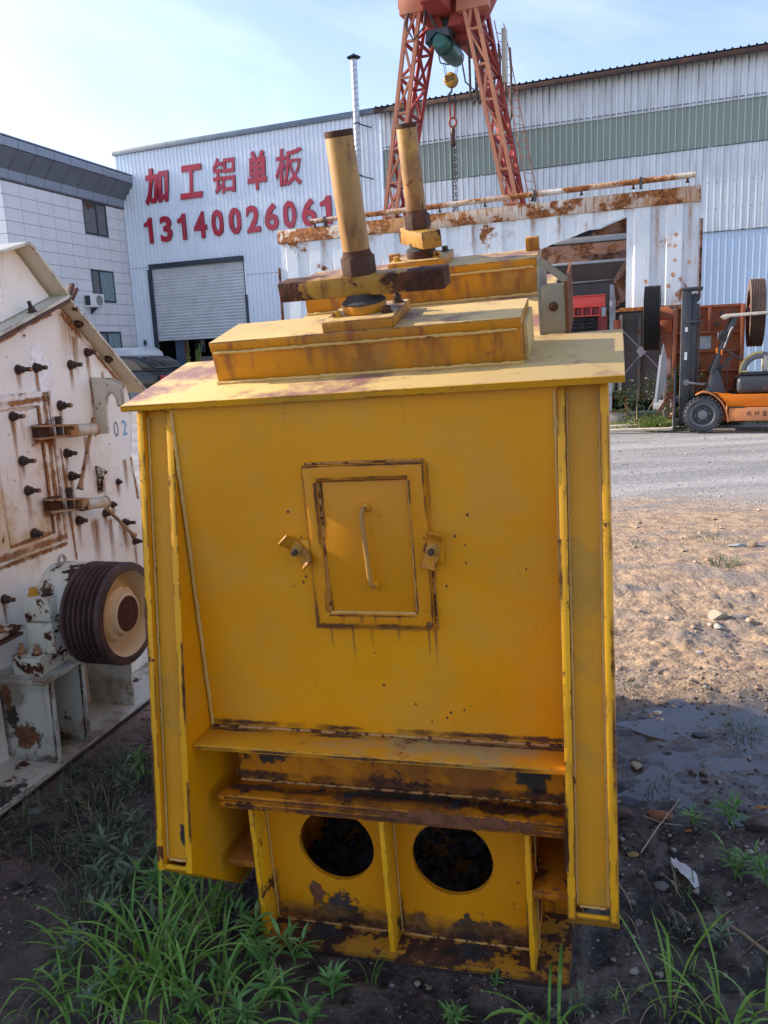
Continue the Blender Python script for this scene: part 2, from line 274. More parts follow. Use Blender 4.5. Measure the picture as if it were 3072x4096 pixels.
# ------------------------------------------------------------------ mesh builder
OFF = {}
class MB:
    def __init__(s, T=None):
        s.b = bmesh.new(); s.T = T
    def _f(s, vs, fs, mi=0):
        T = s.T; bv = [s.b.verts.new(T @ Vector(v) if T is not None else v) for v in vs]
        for f in fs:
            try: fc = s.b.faces.new([bv[i] for i in f]); fc.material_index = mi
            except ValueError: pass
        return s
    def box(s, x0, x1, y0, y1, z0, z1, X=None, mi=0):
        v = [Vector((a, b, c)) for a in (x0, x1) for b in (y0, y1) for c in (z0, z1)]
        if X is not None: v = [X @ q for q in v]
        return s._f(v, [(0, 1, 3, 2), (4, 6, 7, 5), (0, 4, 5, 1), (2, 3, 7, 6), (0, 2, 6, 4), (1, 5, 7, 3)], mi)
    def bar(s, a, b, wx, wy, up=(0, 0, 1), mi=0):
        a, b = Vector(a), Vector(b); d = (b-a).normalized(); u = Vector(up)
        if abs(d.dot(u)) > .98: u = Vector((0, 1, 0))
        sx = d.cross(u).normalized()*wx/2; sy = sx.cross(d).normalized()*wy/2
        v = [q+i*sx+j*sy for q in (a, b) for i, j in ((-1, -1), (1, -1), (1, 1), (-1, 1))]
        return s._f(v, [(3, 2, 1, 0), (4, 5, 6, 7), (0, 1, 5, 4), (1, 2, 6, 5), (2, 3, 7, 6), (3, 0, 4, 7)], mi)
    def prism(s, pts, fn, d, mi=0):
        """pts 2d polygon, fn(u,v,w)->xyz, thickness range d=(w0,w1)"""
        n = len(pts); v = [fn(a, b, d[0]) for a, b in pts]+[fn(a, b, d[1]) for a, b in pts]
        return s._f(v, [tuple(range(n))[::-1], tuple(range(n, 2*n))]+[(i, (i+1) % n, n+(i+1) % n, n+i) for i in range(n)], mi)
    def cyl(s, a, b, r, r2=None, n=20, mi=0, rot=0):
        a, b = Vector(a), Vector(b); d = (b-a).normalized(); u = Vector((0, 0, 1)) if abs(d.z) < .9 else Vector((0, 1, 0))
        e1 = d.cross(u).normalized(); e2 = d.cross(e1); r2 = r if r2 is None else r2
        v = [c+rr*(math.cos(t)*e1+math.sin(t)*e2) for c, rr in ((a, r), (b, r2)) for t in [rot+2*math.pi*i/n for i in range(n)]]
        return s._f(v, [tuple(range(n)), tuple(range(n, 2*n))[::-1]]+[(i, n+i, n+(i+1) % n, (i+1) % n) for i in range(n)], mi)
    def lathe(s, a, d, prof, n=32, mi=0):
        """prof list of (distance along axis, radius)"""
        a, d = Vector(a), Vector(d).normalized(); u = Vector((0, 0, 1)) if abs(d.z) < .9 else Vector((0, 1, 0))
        e1 = d.cross(u).normalized(); e2 = d.cross(e1); k = len(prof)
        v = [a+d*h+r*(math.cos(2*math.pi*i/n)*e1+math.sin(2*math.pi*i/n)*e2) for h, r in prof for i in range(n)]
        f = [(j*n+i, (j+1)*n+i, (j+1)*n+(i+1) % n, j*n+(i+1) % n) for j in range(k-1) for i in range(n)]
        return s._f(v, f, mi)
    def tube(s, path, r, n=8, mi=0):
        P = [Vector(q) for q in path]; v = []; k = len(P); e = None
        for i, q in enumerate(P):
            d = (P[min(i+1, k-1)]-P[max(i-1, 0)]).normalized()
            if e is None: e = d.cross(Vector((0, 0, 1)) if abs(d.z) < .9 else Vector((0, 1, 0))).normalized()
            e = (e-d*e.dot(d)).normalized(); g = d.cross(e); rr = r[i] if isinstance(r, (list, tuple)) else r
            v += [q+rr*(math.cos(2*math.pi*j/n)*e+math.sin(2*math.pi*j/n)*g) for j in range(n)]
        f = [(i*n+j, i*n+(j+1) % n, (i+1)*n+(j+1) % n, (i+1)*n+j) for i in range(k-1) for j in range(n)]
        return s._f(v, f+[tuple(range(n))[::-1], tuple(range((k-1)*n, k*n))], mi)
    def hexbolt(s, a, d, r, h, stud=0, rs=None, washer=True):
        a, d = Vector(a), Vector(d).normalized()
        if washer: s.cyl(a, a+d*h*.18, r*1.35, n=14)
        s.cyl(a+d*h*.15, a+d*h, r, n=6, rot=R.random())
        if stud: s.cyl(a+d*h*.9, a+d*(h+stud), rs or r*.55, n=10)
        return s
    def ribsheet(s, x0, x1, z0, z1, y, pitch, rw, rd, sl=.012, out=-1, fn=None):
        xs = []; x = x0
        while x < x1-1e-6:
            e = min(x+pitch, x1); c = x+pitch/2
            for q, dd in ((x, 0), (c-rw/2-sl, 0), (c-rw/2, rd), (c+rw/2, rd), (c+rw/2+sl, 0)):
                if q < e: xs.append((q, dd))
            x += pitch
        xs.append((x1, 0)); fn = fn or (lambda a, b, c: (a, b, c))
        v = []; 
        for q, dd in xs: v += [fn(q, y+out*dd, z0), fn(q, y+out*dd, z1)]
        return s._f(v, [(2*i, 2*i+2, 2*i+3, 2*i+1) for i in range(len(xs)-1)])
    def build(s, name, mat, parent=None, bev=0, seg=2, smooth=True, kind=None, label=None, jitter=0):
        bmesh.ops.remove_doubles(s.b, verts=s.b.verts, dist=1e-5)
        bmesh.ops.recalc_face_normals(s.b, faces=s.b.faces)
        if bev:
            ed = [e for e in s.b.edges if len(e.link_faces) == 2 and e.calc_face_angle(0) > .6]
            bmesh.ops.bevel(s.b, geom=ed, offset=bev, segments=seg, affect='EDGES', profile=.5, clamp_overlap=True)
        off = OFF.get(parent.name) if parent else None
        if off is not None: bmesh.ops.translate(s.b, vec=-off, verts=s.b.verts)
        for e in s.b.edges:
            e.smooth = not (len(e.link_faces) == 2 and e.calc_face_angle(0) > .62)
        for f in s.b.faces: f.smooth = smooth
        me = bpy.data.meshes.new(name); s.b.to_mesh(me); s.b.free()
        for mm in (mat if isinstance(mat, (list, tuple)) else [mat]): me.materials.append(M[mm] if isinstance(mm, str) else mm)
        return link(name, me, parent, kind, label)
def link(name, me, parent=None, kind=None, label=None, cat=None, group=None):
    o = bpy.data.objects.new(name, me); C.objects.link(o)
    if parent:
        o.parent = parent
        if parent.name in OFF: OFF[o.name] = OFF[parent.name]
    if kind: o['kind'] = kind
    if label: o['label'] = label
    if cat: o['category'] = cat
    if group: o['group'] = group
    return o
def frame(yaw): return Matrix.Rotation(rad(yaw), 4, 'Z')
FM = Matrix.Translation((.4608, 1.981, .004)) @ (Matrix.Rotation(-.2825, 4, 'Z') @ Matrix.Rotation(-.0295, 4, 'Y') @ Matrix.Rotation(.0208, 4, 'X'))
FG = frame(-16.07); FF = frame(-22.3)
def thing(name, label, cat, F=None, org=(0, 0, 0), group=None):
    o = bpy.data.objects.new(name, None); C.objects.link(o); o.empty_display_size = .1
    o['label'] = label; o['category'] = cat
    if group: o['group'] = group
    o.matrix_world = (F if F is not None else Matrix()) @ Matrix.Translation(org); OFF[o.name] = Vector(org); return o
def tag(o, label, cat, group=None):
    o['label'] = label; o['category'] = cat
    if group: o['group'] = group
    return o
def decal(name, parent, o, u, v, mat, label=None):
    """flat stain lying on a surface: corner o, side vectors u and v (uv 0..1)"""
    o, u, v = Vector(o), Vector(u), Vector(v); off = OFF.get(parent.name, Vector())
    me = bpy.data.meshes.new(name); me.from_pydata([q-off for q in (o, o+u, o+u+v, o+v)], [], [(0, 1, 2, 3)])
    uv = me.uv_layers.new(name='UVMap')
    for i, c in enumerate(((0, 0), (1, 0), (1, 1), (0, 1))): uv.data[i].uv = c
    me.materials.append(M[mat]); return link(name, me, parent)
def weld(parent, a, b, r=.006, mat='weld', nrm=None, name='weld_bead'):
    a, b = Vector(a), Vector(b); L = (b-a).length; r *= .68; n = max(6, int(L/.012)); rr = random.Random(int(L*1e4)+int(a.x*100))
    pts = [a.lerp(b, i/n)+Vector([rr.uniform(-1, 1)*r*.22 for _ in range(3)]) for i in range(n+1)]
    m = MB(); m.tube(pts, [r*rr.uniform(.75, 1.2) for _ in pts], 6); return m.build(name, mat, parent)
def seam_stain(parent, a, b, across, mat='se_rust'):
    a, b, c = Vector(a), Vector(b), Vector(across); return decal('rust_seam', parent, a-c/2, b-a, c, mat)
def textmesh(s, h=None, w=None, depth=.03, bold=0.0, shear=0.0, flat=False):
    """mesh of one piece of writing, scaled so that it fills w x h, origin at its lower left"""
    cu = bpy.data.curves.new('t', 'FONT'); cu.body = s; cu.size = 1; cu.offset = bold; cu.shear = shear
    cu.resolution_u = 4; cu.fill_mode = 'BOTH'; cu.extrude = 0 if flat else .5
    o = bpy.data.objects.new('t', cu); C.objects.link(o); dg = bpy.context.evaluated_depsgraph_get()
    me = bpy.data.meshes.new_from_object(o.evaluated_get(dg)); bpy.data.objects.remove(o); bpy.data.curves.remove(cu)
    me.materials.clear()
    P = np.empty(len(me.vertices)*3); me.vertices.foreach_get('co', P); P = P.reshape(-1, 3)
    if len(P) == 0: return me
    mn, mx_ = P.min(0), P.max(0); sc = np.array([w/(mx_[0]-mn[0]), h/(mx_[1]-mn[1]), depth])
    P = (P-[mn[0], mn[1], 0])*sc; me.vertices.foreach_set('co', P.ravel()); me.update(); return me

# ================================================================== GROUND
def vnoise(x, y, seed=0):
    xi = np.floor(x).astype(np.int64); yi = np.floor(y).astype(np.int64); fx = x-xi; fy = y-yi
    def h(a, b):
        n = (a*374761393+b*668265263+seed*1442695041) & 0x7fffffff
        n = ((n ^ (n >> 13))*1274126177) & 0x7fffffff
        return ((n ^ (n >> 16)) & 0xffff)/65535.
    sx = fx*fx*(3-2*fx); sy = fy*fy*(3-2*fy)
    return (h(xi, yi)*(1-sx)+h(xi+1, yi)*sx)*(1-sy)+(h(xi, yi+1)*(1-sx)+h(xi+1, yi+1)*sx)*sy
def fbm(x, y, oct=5, seed=0, g=.5):
    a, s, t = 1., 0., 0.
    for i in range(oct): s = s+a*vnoise(x, y, seed+i*17); t += a; a *= g; x = x*2.03+5.1; y = y*2.03+1.7
    return s/t
def sstep(a, b, x): t = np.clip((x-a)/(b-a), 0, 1); return t*t*(3-2*t)
def gh(x, y):
    x = np.asarray(x, float); y = np.asarray(y, float)
    near = 1-sstep(4, 11, y)
    lump = fbm(x*9, y*9, 5, 3, .66)
    z = (fbm(x*1.3, y*1.3, 3, 1)-.5)*.055*near-.012 + (lump-.5)*.074*near*(.35+1.3*fbm(x*.9, y*.9, 2, 9)) + (fbm(x*40, y*40, 2, 6)-.5)*.007*near
    z += (fbm(x*.35, y*.35, 3, 5)-.5)*.05*sstep(4, 9, y)
    # flatten a wet hollow on the right and beside the left machine
    pu = np.exp(-(((x-1.85)/.85)**2+((y-3.28)/.5)**2)); z = z*(1-.88*pu)-.011*pu
    pl = np.exp(-(((x+1.15)/.25)**2+((y-2.3)/.5)**2)); z = z*(1-.5*pl)-.01*pl
    # pressed flat under the machines
    c, s = math.cos(.2825), math.sin(.2825); lx = (x-.4608)*c-(y-1.981)*s; ly = (x-.4608)*s+(y-1.981)*c
    m = sstep(-1.16, -1.05, lx)*(1-sstep(.01, .09, lx))*sstep(-.06, .02, ly)*(1-sstep(1.7, 1.9, ly))
    z = z*(1-m)+m*(-.006+.026*lx)
    c2, s2 = math.cos(rad(16.07)), math.sin(rad(16.07)); gx = x*c2-y*s2; gy = x*s2+y*c2
    m2 = (1-sstep(-2.38, -2.32, gx))*sstep(-4.4, -4.2, gx)*(1-sstep(4.4, 4.6, gy)); z = z*(1-m2)-.012*m2
    z += .42*sstep(12, 19, y)*(1-sstep(-6, 0, x))
    return z
def axis(lo, a, b, hi, st, gr):
    v = list(np.arange(a, b, st)); d = st; q = v[-1]
    while q < hi: d *= gr; q += d; v.append(q)
    d = st; q = v[0]; pre = []
    while q > lo: d *= gr; q -= d; pre.append(q)
    return np.array(pre[::-1]+v)
X = axis(-140, -2.1, 2.9, 140, .014, 1.07); Yv = axis(-20, 1.0, 4.6, 300, .014, 1.035)
gx_, gy_ = np.meshgrid(X, Yv); gz_ = gh(gx_, gy_)
me = bpy.data.meshes.new('ground'); nx_, ny_ = len(X), len(Yv)
co = np.stack([gx_, gy_, gz_], -1).reshape(-1, 3)
i = np.arange((nx_-1)*(ny_-1)); a = (i//(nx_-1))*nx_+i % (nx_-1)
fc = np.stack([a, a+1, a+nx_+1, a+nx_], -1)
me.vertices.add(len(co)); me.vertices.foreach_set('co', co.ravel()); me.loops.add(fc.size); me.loops.foreach_set('vertex_index', fc.ravel())
me.polygons.add(len(fc)); me.polygons.foreach_set('loop_start', np.arange(len(fc))*4); me.polygons.foreach_set('use_smooth', np.ones(len(fc), bool)); me.update()
m = NM('ground_mud_sand_gravel'); P = m.geo(); s_ = m.sepz(P)
n1 = m.noise(.55, P, 5); n2 = m.noise(9, P, 8, .65); n3 = m.noise(60, P, 6, .7); vo = m.n('TexVoronoi'); m.put(vo.inputs[0], P); vo.inputs['Scale'].default_value = 34
vo2 = m.n('TexVoronoi'); m.put(vo2.inputs[0], P); vo2.inputs['Scale'].default_value = 11
yd = m.math('ADD', s_[1], m.math('MULTIPLY', m.math('SUBTRACT', n1, .5), 3.0))
yd2 = m.math('ADD', s_[1], m.math('ADD', m.math('MULTIPLY', m.math('SUBTRACT', n1, .5), 1.3), m.math('MULTIPLY', m.math('SUBTRACT', n2, .5), .5)))
mud = m.mix(m.ramp(n2, .36, .66), (.042, .031, .026), (.135, .098, .078))
mud = m.mix(m.ramp(n3, .52, .72), mud, (.18, .14, .115))
mud = m.mix(m.ramp(s_[2], .002, .022), mud, (.17, .13, .105)); mud = m.mix(m.ramp(s_[2], -.012, -.024), mud, (.026, .020, .017))
sand = m.mix(m.ramp(n2, .42, .60), (.50, .33, .19), (.23, .15, .095))
sand = m.mix(m.ramp(n3, .50, .64), sand, (.47, .38, .29))
sand = m.mix(m.math('MULTIPLY', m.ramp(m.noise(1.6, m.map(P, (1, 1.8, 1), (9, 3, 0)), 5), .50, .62), .75), sand, (.21, .18, .16))
grv = m.mix(m.ramp(n3, .38, .62), (.17, .165, .16), (.34, .325, .31))
grv = m.mix(m.ramp(m.noise(1, m.map(P, (.25, 1.3, 1), (3, 5, 0)), 5), .42, .66), grv, (.42, .395, .37))
far = m.mix(m.ramp(n2, .4, .6), (.14, .14, .09), (.24, .22, .17))
f1 = m.ramp(yd2, 3.45, 3.95); f2 = m.ramp(yd, 8.2, 9.2); f3 = m.ramp(s_[1], 60, 90)
col = m.mix(f3, m.mix(f2, m.mix(f1, mud, sand), grv), far)
wet = m.math('MULTIPLY', m.math('SUBTRACT', 1.0, f1), m.ramp(m.math('SUBTRACT', m.math('MULTIPLY', m.noise(2.2, P, 4), .03), s_[2]), .012, .038))
we = m.n('VectorMath', operation='LENGTH'); m.put(we.inputs[0], m.map(P, (1/1.25, 1/.72, 0), (-1.80/1.25, -3.22/.72, 0)))
wz = m.ramp(m.math('ADD', we.outputs['Value'], m.math('MULTIPLY', m.math('SUBTRACT', n2, .5), 1.1)), 1.05, .75); wet = m.math('MAXIMUM', wet, m.math('MULTIPLY', wz, m.ramp(s_[2], .016, .004)))
m.set(m.mix(m.math('MULTIPLY', wz, .45), col, (.035, .030, .028)), m.mixf(wet, .80, .12)); 
hh = m.math('ADD', m.math('MULTIPLY', m.math('SUBTRACT', 1.0, vo.outputs[0]), .5), m.math('ADD', n3, m.math('MULTIPLY', n2, 1.3)))
m.bump(m.math('MULTIPLY', m.math('SUBTRACT', 1.0, m.math('MULTIPLY', wz, .85)), m.math('ADD', hh, m.math('MULTIPLY', m.math('SUBTRACT', 1.0, vo2.outputs[0]), m.mixf(f2, .2, .6)))), 1.0, .016)
me.materials.append(m.m); link('ground', me, kind='structure')
# puddles: thin sheets of standing water lying in the hollows
m = NM('muddy_water'); s_ = None
m.set(m.mix(m.ramp(m.noise(3), .4, .6), (.045, .037, .033), (.075, .062, .053)), .06, 0.0, .6); m.bump(m.noise(26, detail=3), .06, .002); M['water'] = m.m
def puddle(cx, cy, rx, ry, z, n=200):
    me = bpy.data.meshes.new('puddle'); v = [(cx, cy, z)]
    for g, dz in ((1, 0), (1.05, .012), (1.10, .04)):
        for k in range(n):
            t = 2*math.pi*k/n; q = (1+.16*math.sin(3*t+cx)+.10*math.sin(5*t+cy*3)+.06*math.sin(11*t)+.035*math.sin(23*t+1)+.02*math.sin(41*t+2))*g
            v.append((cx+rx*q*math.cos(t), cy+ry*q*math.sin(t), z-dz))
    f = [(0, 1+k, 1+(k+1) % n) for k in range(n)]
    for r_ in (0, 1): f += [(1+r_*n+k, 1+(r_+1)*n+k, 1+(r_+1)*n+(k+1) % n, 1+r_*n+(k+1) % n) for k in range(n)]
    me.from_pydata(v, [], f); me.materials.append(M['water']); return link('puddle', me, kind='structure')
puddle(1.84, 3.20, .88, .52, -.0072); puddle(-1.12, 2.25, .2, .36, -.019); puddle(.55, 1.62, .17, .2, -.0185); puddle(-.80, 1.45, .16, .2, -.016)

# ================================================================== YELLOW CRUSHER
yc = thing('yellow_crusher', 'large yellow steel crusher with a hatch, handle and two round holes, on muddy ground', 'crusher', FM, (-.515, 0, 0))
RT = Matrix.Translation((0, .0429, 1.6997)) @ Matrix.Rotation(.2414, 4, 'X')
ztop = lambda y: 1.6795+(y-.05)*.246
def P_(name, mat, fn, parent=yc, T=None, **k):
    m = MB(T); fn(m); return m.build(name, mat, parent, **k)
# base
P_('base_plate', ['baseplate', 'basedark'], lambda m: m.box(-1.03, 0, 0, 1.6, .004, .024).box(-1.032, .002, -.002, 1.6, -.02, .0035, mi=1), bev=.002)
for hx in (-.285, -.749):
    decal('burn_mark', yc, (hx-.085, .0, .0252), (.18, 0, 0), (0, .10, 0), 'bl_dark')
    P_('bolt_hole', 'dark', lambda m: m.cyl((hx, .04, .0245), (hx, .04, .0262), .017, n=20))
def holeplate(m, x0, x1, z0, z1, cx, cz, r, ya, yb, n=56):
    A = sorted([2*math.pi*k/n for k in range(n)]+[math.atan2(z-cz, x-cx) % (2*math.pi) for x in (x0, x1) for z in (z0, z1)])
    o, q = [], []
    for t in A:
        c, s = math.cos(t), math.sin(t)
        k = min([v for v in ((x1-cx)/c if c > 1e-9 else 9, (x0-cx)/c if c < -1e-9 else 9, (z1-cz)/s if s > 1e-9 else 9, (z0-cz)/s if s < -1e-9 else 9)])
        o.append((cx+k*c, cz+k*s)); q.append((cx+r*c, cz+r*s))
    N = len(A); v = [(x, y, z) for L in (o, q) for y in (ya, yb) for x, z in L]
    f = []
    for i in range(N):
        j = (i+1) % N
        f += [(i, j, 2*N+j, 2*N+i), (N+i, 3*N+i, 3*N+j, N+j), (2*N+i, 2*N+j, 3*N+j, 3*N+i)]
    m._f(v, f)
P_('stand_panel', 'yellow_front', lambda m: (holeplate(m, -.926, -.5185, .024, .482, -.70, .309, .121, .095, .110), holeplate(m, -.5185, -.10, .024, .482, -.336, .302, .122, .095, .110)))
for rx in (-.934, -.519, -.10):
    P_('rib', 'yellow_cut', lambda m: m.box(rx-.008, rx+.008, .009, .0945, .0245, .4815), bev=.0012)
    weld(yc, (rx+.011, .092, .03), (rx+.011, .092, .48), .004, 'weld')
weld(yc, (-.92, .089, .028), (-.53, .089, .028), .006, 'weld_rust'); weld(yc, (-.50, .089, .028), (-.11, .089, .028), .006, 'weld_rust')
for x_, z_, w_, h_ in ((-.40, .024, .17, .12), (-.255, .024, .15, .095), (-.505, .026, .10, .16), (-.20, .03, .12, .10)):
    decal('rust_patch', yc, (x_, .0938, z_-h_*.35), (w_, 0, 0), (0, 0, h_), 'bl_rust')
for x_, z_, w_, h_ in ((-.80, -.02, .19, .19), (-.385, -.01, .20, .14)):
    decal('burn_mark', yc, (x_, .0932, z_), (w_, 0, 0), (0, 0, h_), 'bl_dark')
decal('rust_patch', yc, (-.815, .0935, .07), (.07, 0, 0), (0, 0, .12), 'bl_rust')
P_('side_sheet', 'yellow_worn', lambda m: m.box(-.942, -.926, .111, 1.5, .0245, .481)); P_('side_sheet', 'yellow_worn', lambda m: m.box(-.108, -.092, .111, 1.5, .0245, .481))
P_('gap_plate', 'yellow_worn', lambda m: m.box(-1.06, -.943, .30, .315, .0245, .50)); P_('gap_plate', 'yellow_worn', lambda m: m.box(-.091, .016, .26, .275, .0245, .50))
P_('small_shelf', 'yellow_worn', lambda m: m.box(-1.03, -.943, 0.005, .299, .264, .286), bev=.002)
P_('small_shelf', 'yellow_worn', lambda m: m.box(-.091, .012, 0.005, .259, .268, .290), bev=.002)
def rubble(m):
    rr = random.Random(3)
    for k in range(420):
        x = rr.uniform(-.91, -.12); y = rr.uniform(.14, .75); z = .02+.14*max(0, (y-.15))+rr.uniform(0, .03); s = rr.uniform(.006, .032)**1.0
        T = Matrix.Translation((x, y, z)) @ Matrix.Rotation(rr.random()*6, 4, Vector((rr.random(), rr.random(), rr.random()+.1))) 
        g = bmesh.ops.create_icosphere(m.b, subdivisions=1, radius=s, matrix=T)
        for v in g['verts']: v.co += Vector((rr.uniform(-1, 1), rr.uniform(-1, 1), rr.uniform(-1, 1)))*s*.22
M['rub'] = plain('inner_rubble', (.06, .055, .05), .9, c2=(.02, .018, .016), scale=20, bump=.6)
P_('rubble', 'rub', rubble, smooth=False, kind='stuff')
# twin flange shelf
for z0, z1, x_ in ((.505, .526, -1.026), (.480, .502, -1.020)):
    P_('flange_plate', 'yellow_worn', lambda m: m.prism([(x_, -.0175), (.0165, -.0175), (.0165, .074), (x_+.05, .074)], lambda a, b, c: (a, b, c), (z0, z1)), bev=.003)
for hx in (-.30, -.62): P_('bolt_hole', 'dark', lambda m: m.cyl((hx, .026, .5262), (hx, .026, .5272), .013, n=18)); decal('rust_patch', yc, (hx-.045, -.01, .5266), (.09, 0, 0), (0, .07, 0), 'bl_rust')
decal('rust_patch', yc, (-.33, -.012, .5268), (.33, 0, 0), (0, .075, 0), 'bl_rust'); decal('burn_mark', yc, (-.82, .02, .5268), (.75, 0, 0), (0, .05, 0), 'bl_dark')
decal('rust_patch', yc, (-.58, -.0185, .476), (.60, 0, 0), (0, 0, .06), 'bl_rust')
P_('web_panel', 'yellow_worn', lambda m: m.box(-.985, .0165, .075, .090, .5265, .689)); weld(yc, (-.98, .068, .53), (.012, .068, .53), .007, 'weld_rust')
decal('burn_mark', yc, (-.95, .0738, .56), (.15, 0, 0), (0, 0, .13), 'bl_dark'); decal('burn_mark', yc, (-.74, .0738, .63), (.42, 0, 0), (0, 0, .08), 'bl_dark'); decal('burn_mark', yc, (-.15, .0738, .53), (.13, 0, 0), (0, 0, .14), 'bl_dark')
P_('shelf', 'yellow_shelf', lambda m: m.box(-1.0605, .0165, -.0545, .0645, .690, .7075), bev=.0025)
weld(yc, (-1.05, .060, .711), (.012, .060, .711), .008, 'weld_rust')
# inner panel
P_('inner_panel', 'yellow', lambda m: m.prism([(.065, .690), (.080, .690), (.080, 1.684), (.065, 1.680)], lambda a, b, c: (c, a, b), (-1.0605, .0165)))
weld(yc, (-1.052, .0625, .715), (-1.052, .0625, 1.67), .008, 'weld'); weld(yc, (.012, .062, .715), (.012, .062, 1.67), .006, 'weld')
# flared side columns
fy = lambda z: .085+(z-1.678)*(.232/1.336)
for xo, xi, sgn in ((-1.174, -1.061, 1), (.139, .017, -1)):
    for xa, xb in ((xo, xo+sgn*.018), (xi-sgn*.018, xi)):
        lo, hi = min(xa, xb), max(xa, xb)
        P_('flange_sheet', 'yellow', lambda m: m.prism([(fy(ztop(.085)), ztop(.085)), (fy(.3425), .3425), (.13, .100), (.20, .100), (.30, .50), (.42, .70), (.42, ztop(.42)-.001)], lambda a, b, c: (c, a, b), (lo, hi)))
        P_('cut_edge', 'yellow_cut', lambda m: m.prism([(fy(1.672)-.004, 1.672), (fy(.343)-.004, .343), (fy(.343)-.0002, .343), (fy(1.672)-.0002, 1.672)], lambda a, b, c: (c, a, b), (lo-.0008, hi+.0008)), bev=.001)
    lo, hi = min(xo+sgn*.018, xi-sgn*.018), max(xo+sgn*.018, xi-sgn*.018)
    P_('column_web', 'yellow_col', lambda m: m.prism([(fy(1.676)+.022, 1.676), (fy(.36)+.022, .36), (fy(.36)+.034, .36), (fy(1.676)+.034, 1.678)], lambda a, b, c: (c, a, b), (lo+.0002, hi-.0002)))
    P_('column_foot', 'yellow_cut', lambda m: m.prism([(fy(.35)+.003, .3435), (.128, .104), (.128, .120), (fy(.36)+.003, .3595)], lambda a, b, c: (c, a, b), (lo+.0003, hi-.0003)))
    for xx in (lo+.004, hi-.004): weld(yc, (xx, fy(1.66)+.019, 1.66), (xx, fy(.37)+.019, .37), .0055, 'weld')
    weld(yc, (lo+.01, fy(.365)+.018, .364), (hi-.01, fy(.365)+.018, .364), .006, 'weld')
decal('burn_mark', yc, (-1.118, fy(.40)+.0205, .40), (.045, 0, 0), (0, .0145, .085), 'bl_dark')
P_('body_shell', 'yellow', lambda m: m.prism([(.09, .53), (.09, 1.668), (1.36, 1.975), (1.78, 1.62), (1.78, .53)], lambda a, b, c: (c, a, b), (-.985, -.045)))
# hatch
def ring(m, x0, x1, z0, z1, a0, a1, b0, b1, ya, yb):
    v = [(x, y, z) for y in (ya, yb) for x, z in ((x0, z0), (x1, z0), (x1, z1), (x0, z1), (a0, b0), (a1, b0), (a1, b1), (a0, b1))]
    f = []
    for i in range(4):
        j = (i+1) % 4; f += [(i, j, 4+j, 4+i), (8+i, 12+i, 12+j, 8+j), (i, 8+i, 8+j, j), (4+i, 4+j, 12+j, 12+i)]
    m._f(v, f)
hf = P_('hatch_frame', 'yellow_front', lambda m: ring(m, -.668, -.328, 1.045, 1.507, -.630, -.374, 1.085, 1.465, .047, .0645), bev=.002)
for a_, b_ in ((-.705, -.6685), (-.3275, -.29)): P_('hatch_lug', 'yellow', lambda m: m.box(a_, b_, .049, .0645, 1.235, 1.300), bev=.002)
hd = P_('hatch_cover', 'yellow_front', lambda m: m.box(-.626, -.378, .0565, .0645, 1.089, 1.461), bev=.0015)
for a, b, r_, mt in (((-.666, .0615, 1.043), (-.330, .0615, 1.043), .0055, 'weld_rust'), ((-.671, .0615, 1.05), (-.671, .0615, 1.23), .005, 'weld_rust'), ((-.325, .0615, 1.05), (-.325, .0615, 1.23), .004, 'weld_rust'),
                    ((-.665, .0615, 1.510), (-.33, .0615, 1.510), .004, 'weld_rust'), ((-.628, .056, 1.09), (-.628, .056, 1.46), .0055, 'weld_rust'), ((-.625, .055, 1.0865), (-.379, .055, 1.0865), .0055, 'weld'), ((-.3755, .056, 1.09), (-.3755, .056, 1.46), .004, 'weld')):
    weld(yc, a, b, r_, mt)
decal('rust_patch', yc, (-.36, .0462, 1.042), (.035, 0, 0), (0, 0, .03), 'bl_rust')
for x_, w_, l_ in ((-.64, .012, .07), (-.575, .010, .11), (-.52, .012, .07), (-.44, .010, .05), (-.355, .010, .09), (-.336, .012, .13)):
    decal('rust_run', yc, (x_, .0642, 1.042-l_), (w_, 0, 0), (0, 0, l_), 'st_rust')
for x_, w_, l_ in ((-.60, .02, .03), (-.545, .02, .035), (-.50, .012, .03), (-.43, .012, .028)): decal('rust_run', yc, (x_, .0462, 1.084-l_), (w_, 0, 0), (0, 0, l_), 'st_rust')
hn = P_('hatch_handle', 'rod', lambda m: m.tube([(-.497, .058, 1.388), (-.498, .040, 1.387), (-.500, .030, 1.382), (-.502, .026, 1.372), (-.502, .025, 1.355), (-.498, .025, 1.270), (-.494, .025, 1.195), (-.493, .026, 1.182), (-.491, .031, 1.172), (-.490, .040, 1.167), (-.489, .058, 1.166)], .0068, 10), parent=hd)
P_('handle_boss', 'yellow', lambda m: m.cyl((-.497, .0565, 1.388), (-.497, .044, 1.388), .014, .011), parent=hd, bev=.001); P_('handle_boss', 'yellow', lambda m: m.cyl((-.489, .0565, 1.166), (-.489, .044, 1.166), .014, .011), parent=hd, bev=.001)
def latch(cx, cz, ang, L=.048, tipL=.024, sgn=1):
    T = Matrix.Translation((cx, .044, cz)) @ Matrix.Rotation(ang, 4, 'Y')
    m = MB(T); pr = [(-L, -.030), (-L+tipL, -.004), (L-tipL, -.004), (L, -.030), (L+.004, -.024), (L-tipL+.004, .004), (-L+tipL-.004, .004), (-L-.004, -.024)]
    m.prism(pr, lambda a, b, c: (a, b, c), (-.019, .019)); la = m.build('latch', 'beam', yc, bev=.0015)
    m = MB(T); m.cyl((0, .010, 0), (0, .020, 0), .016).cyl((0, -.004, 0), (0, -.008, 0), .017); m.cyl((0, -.0085, 0), (0, -.022, 0), .0135, n=6); m.build('latch_nut', 'rod', la, bev=.001)
    m = MB(T); m.cyl((0, -.021, 0), (0, -.036, 0), .0088, n=12); m.build('latch_bolt', 'bolt', la, bev=.001)
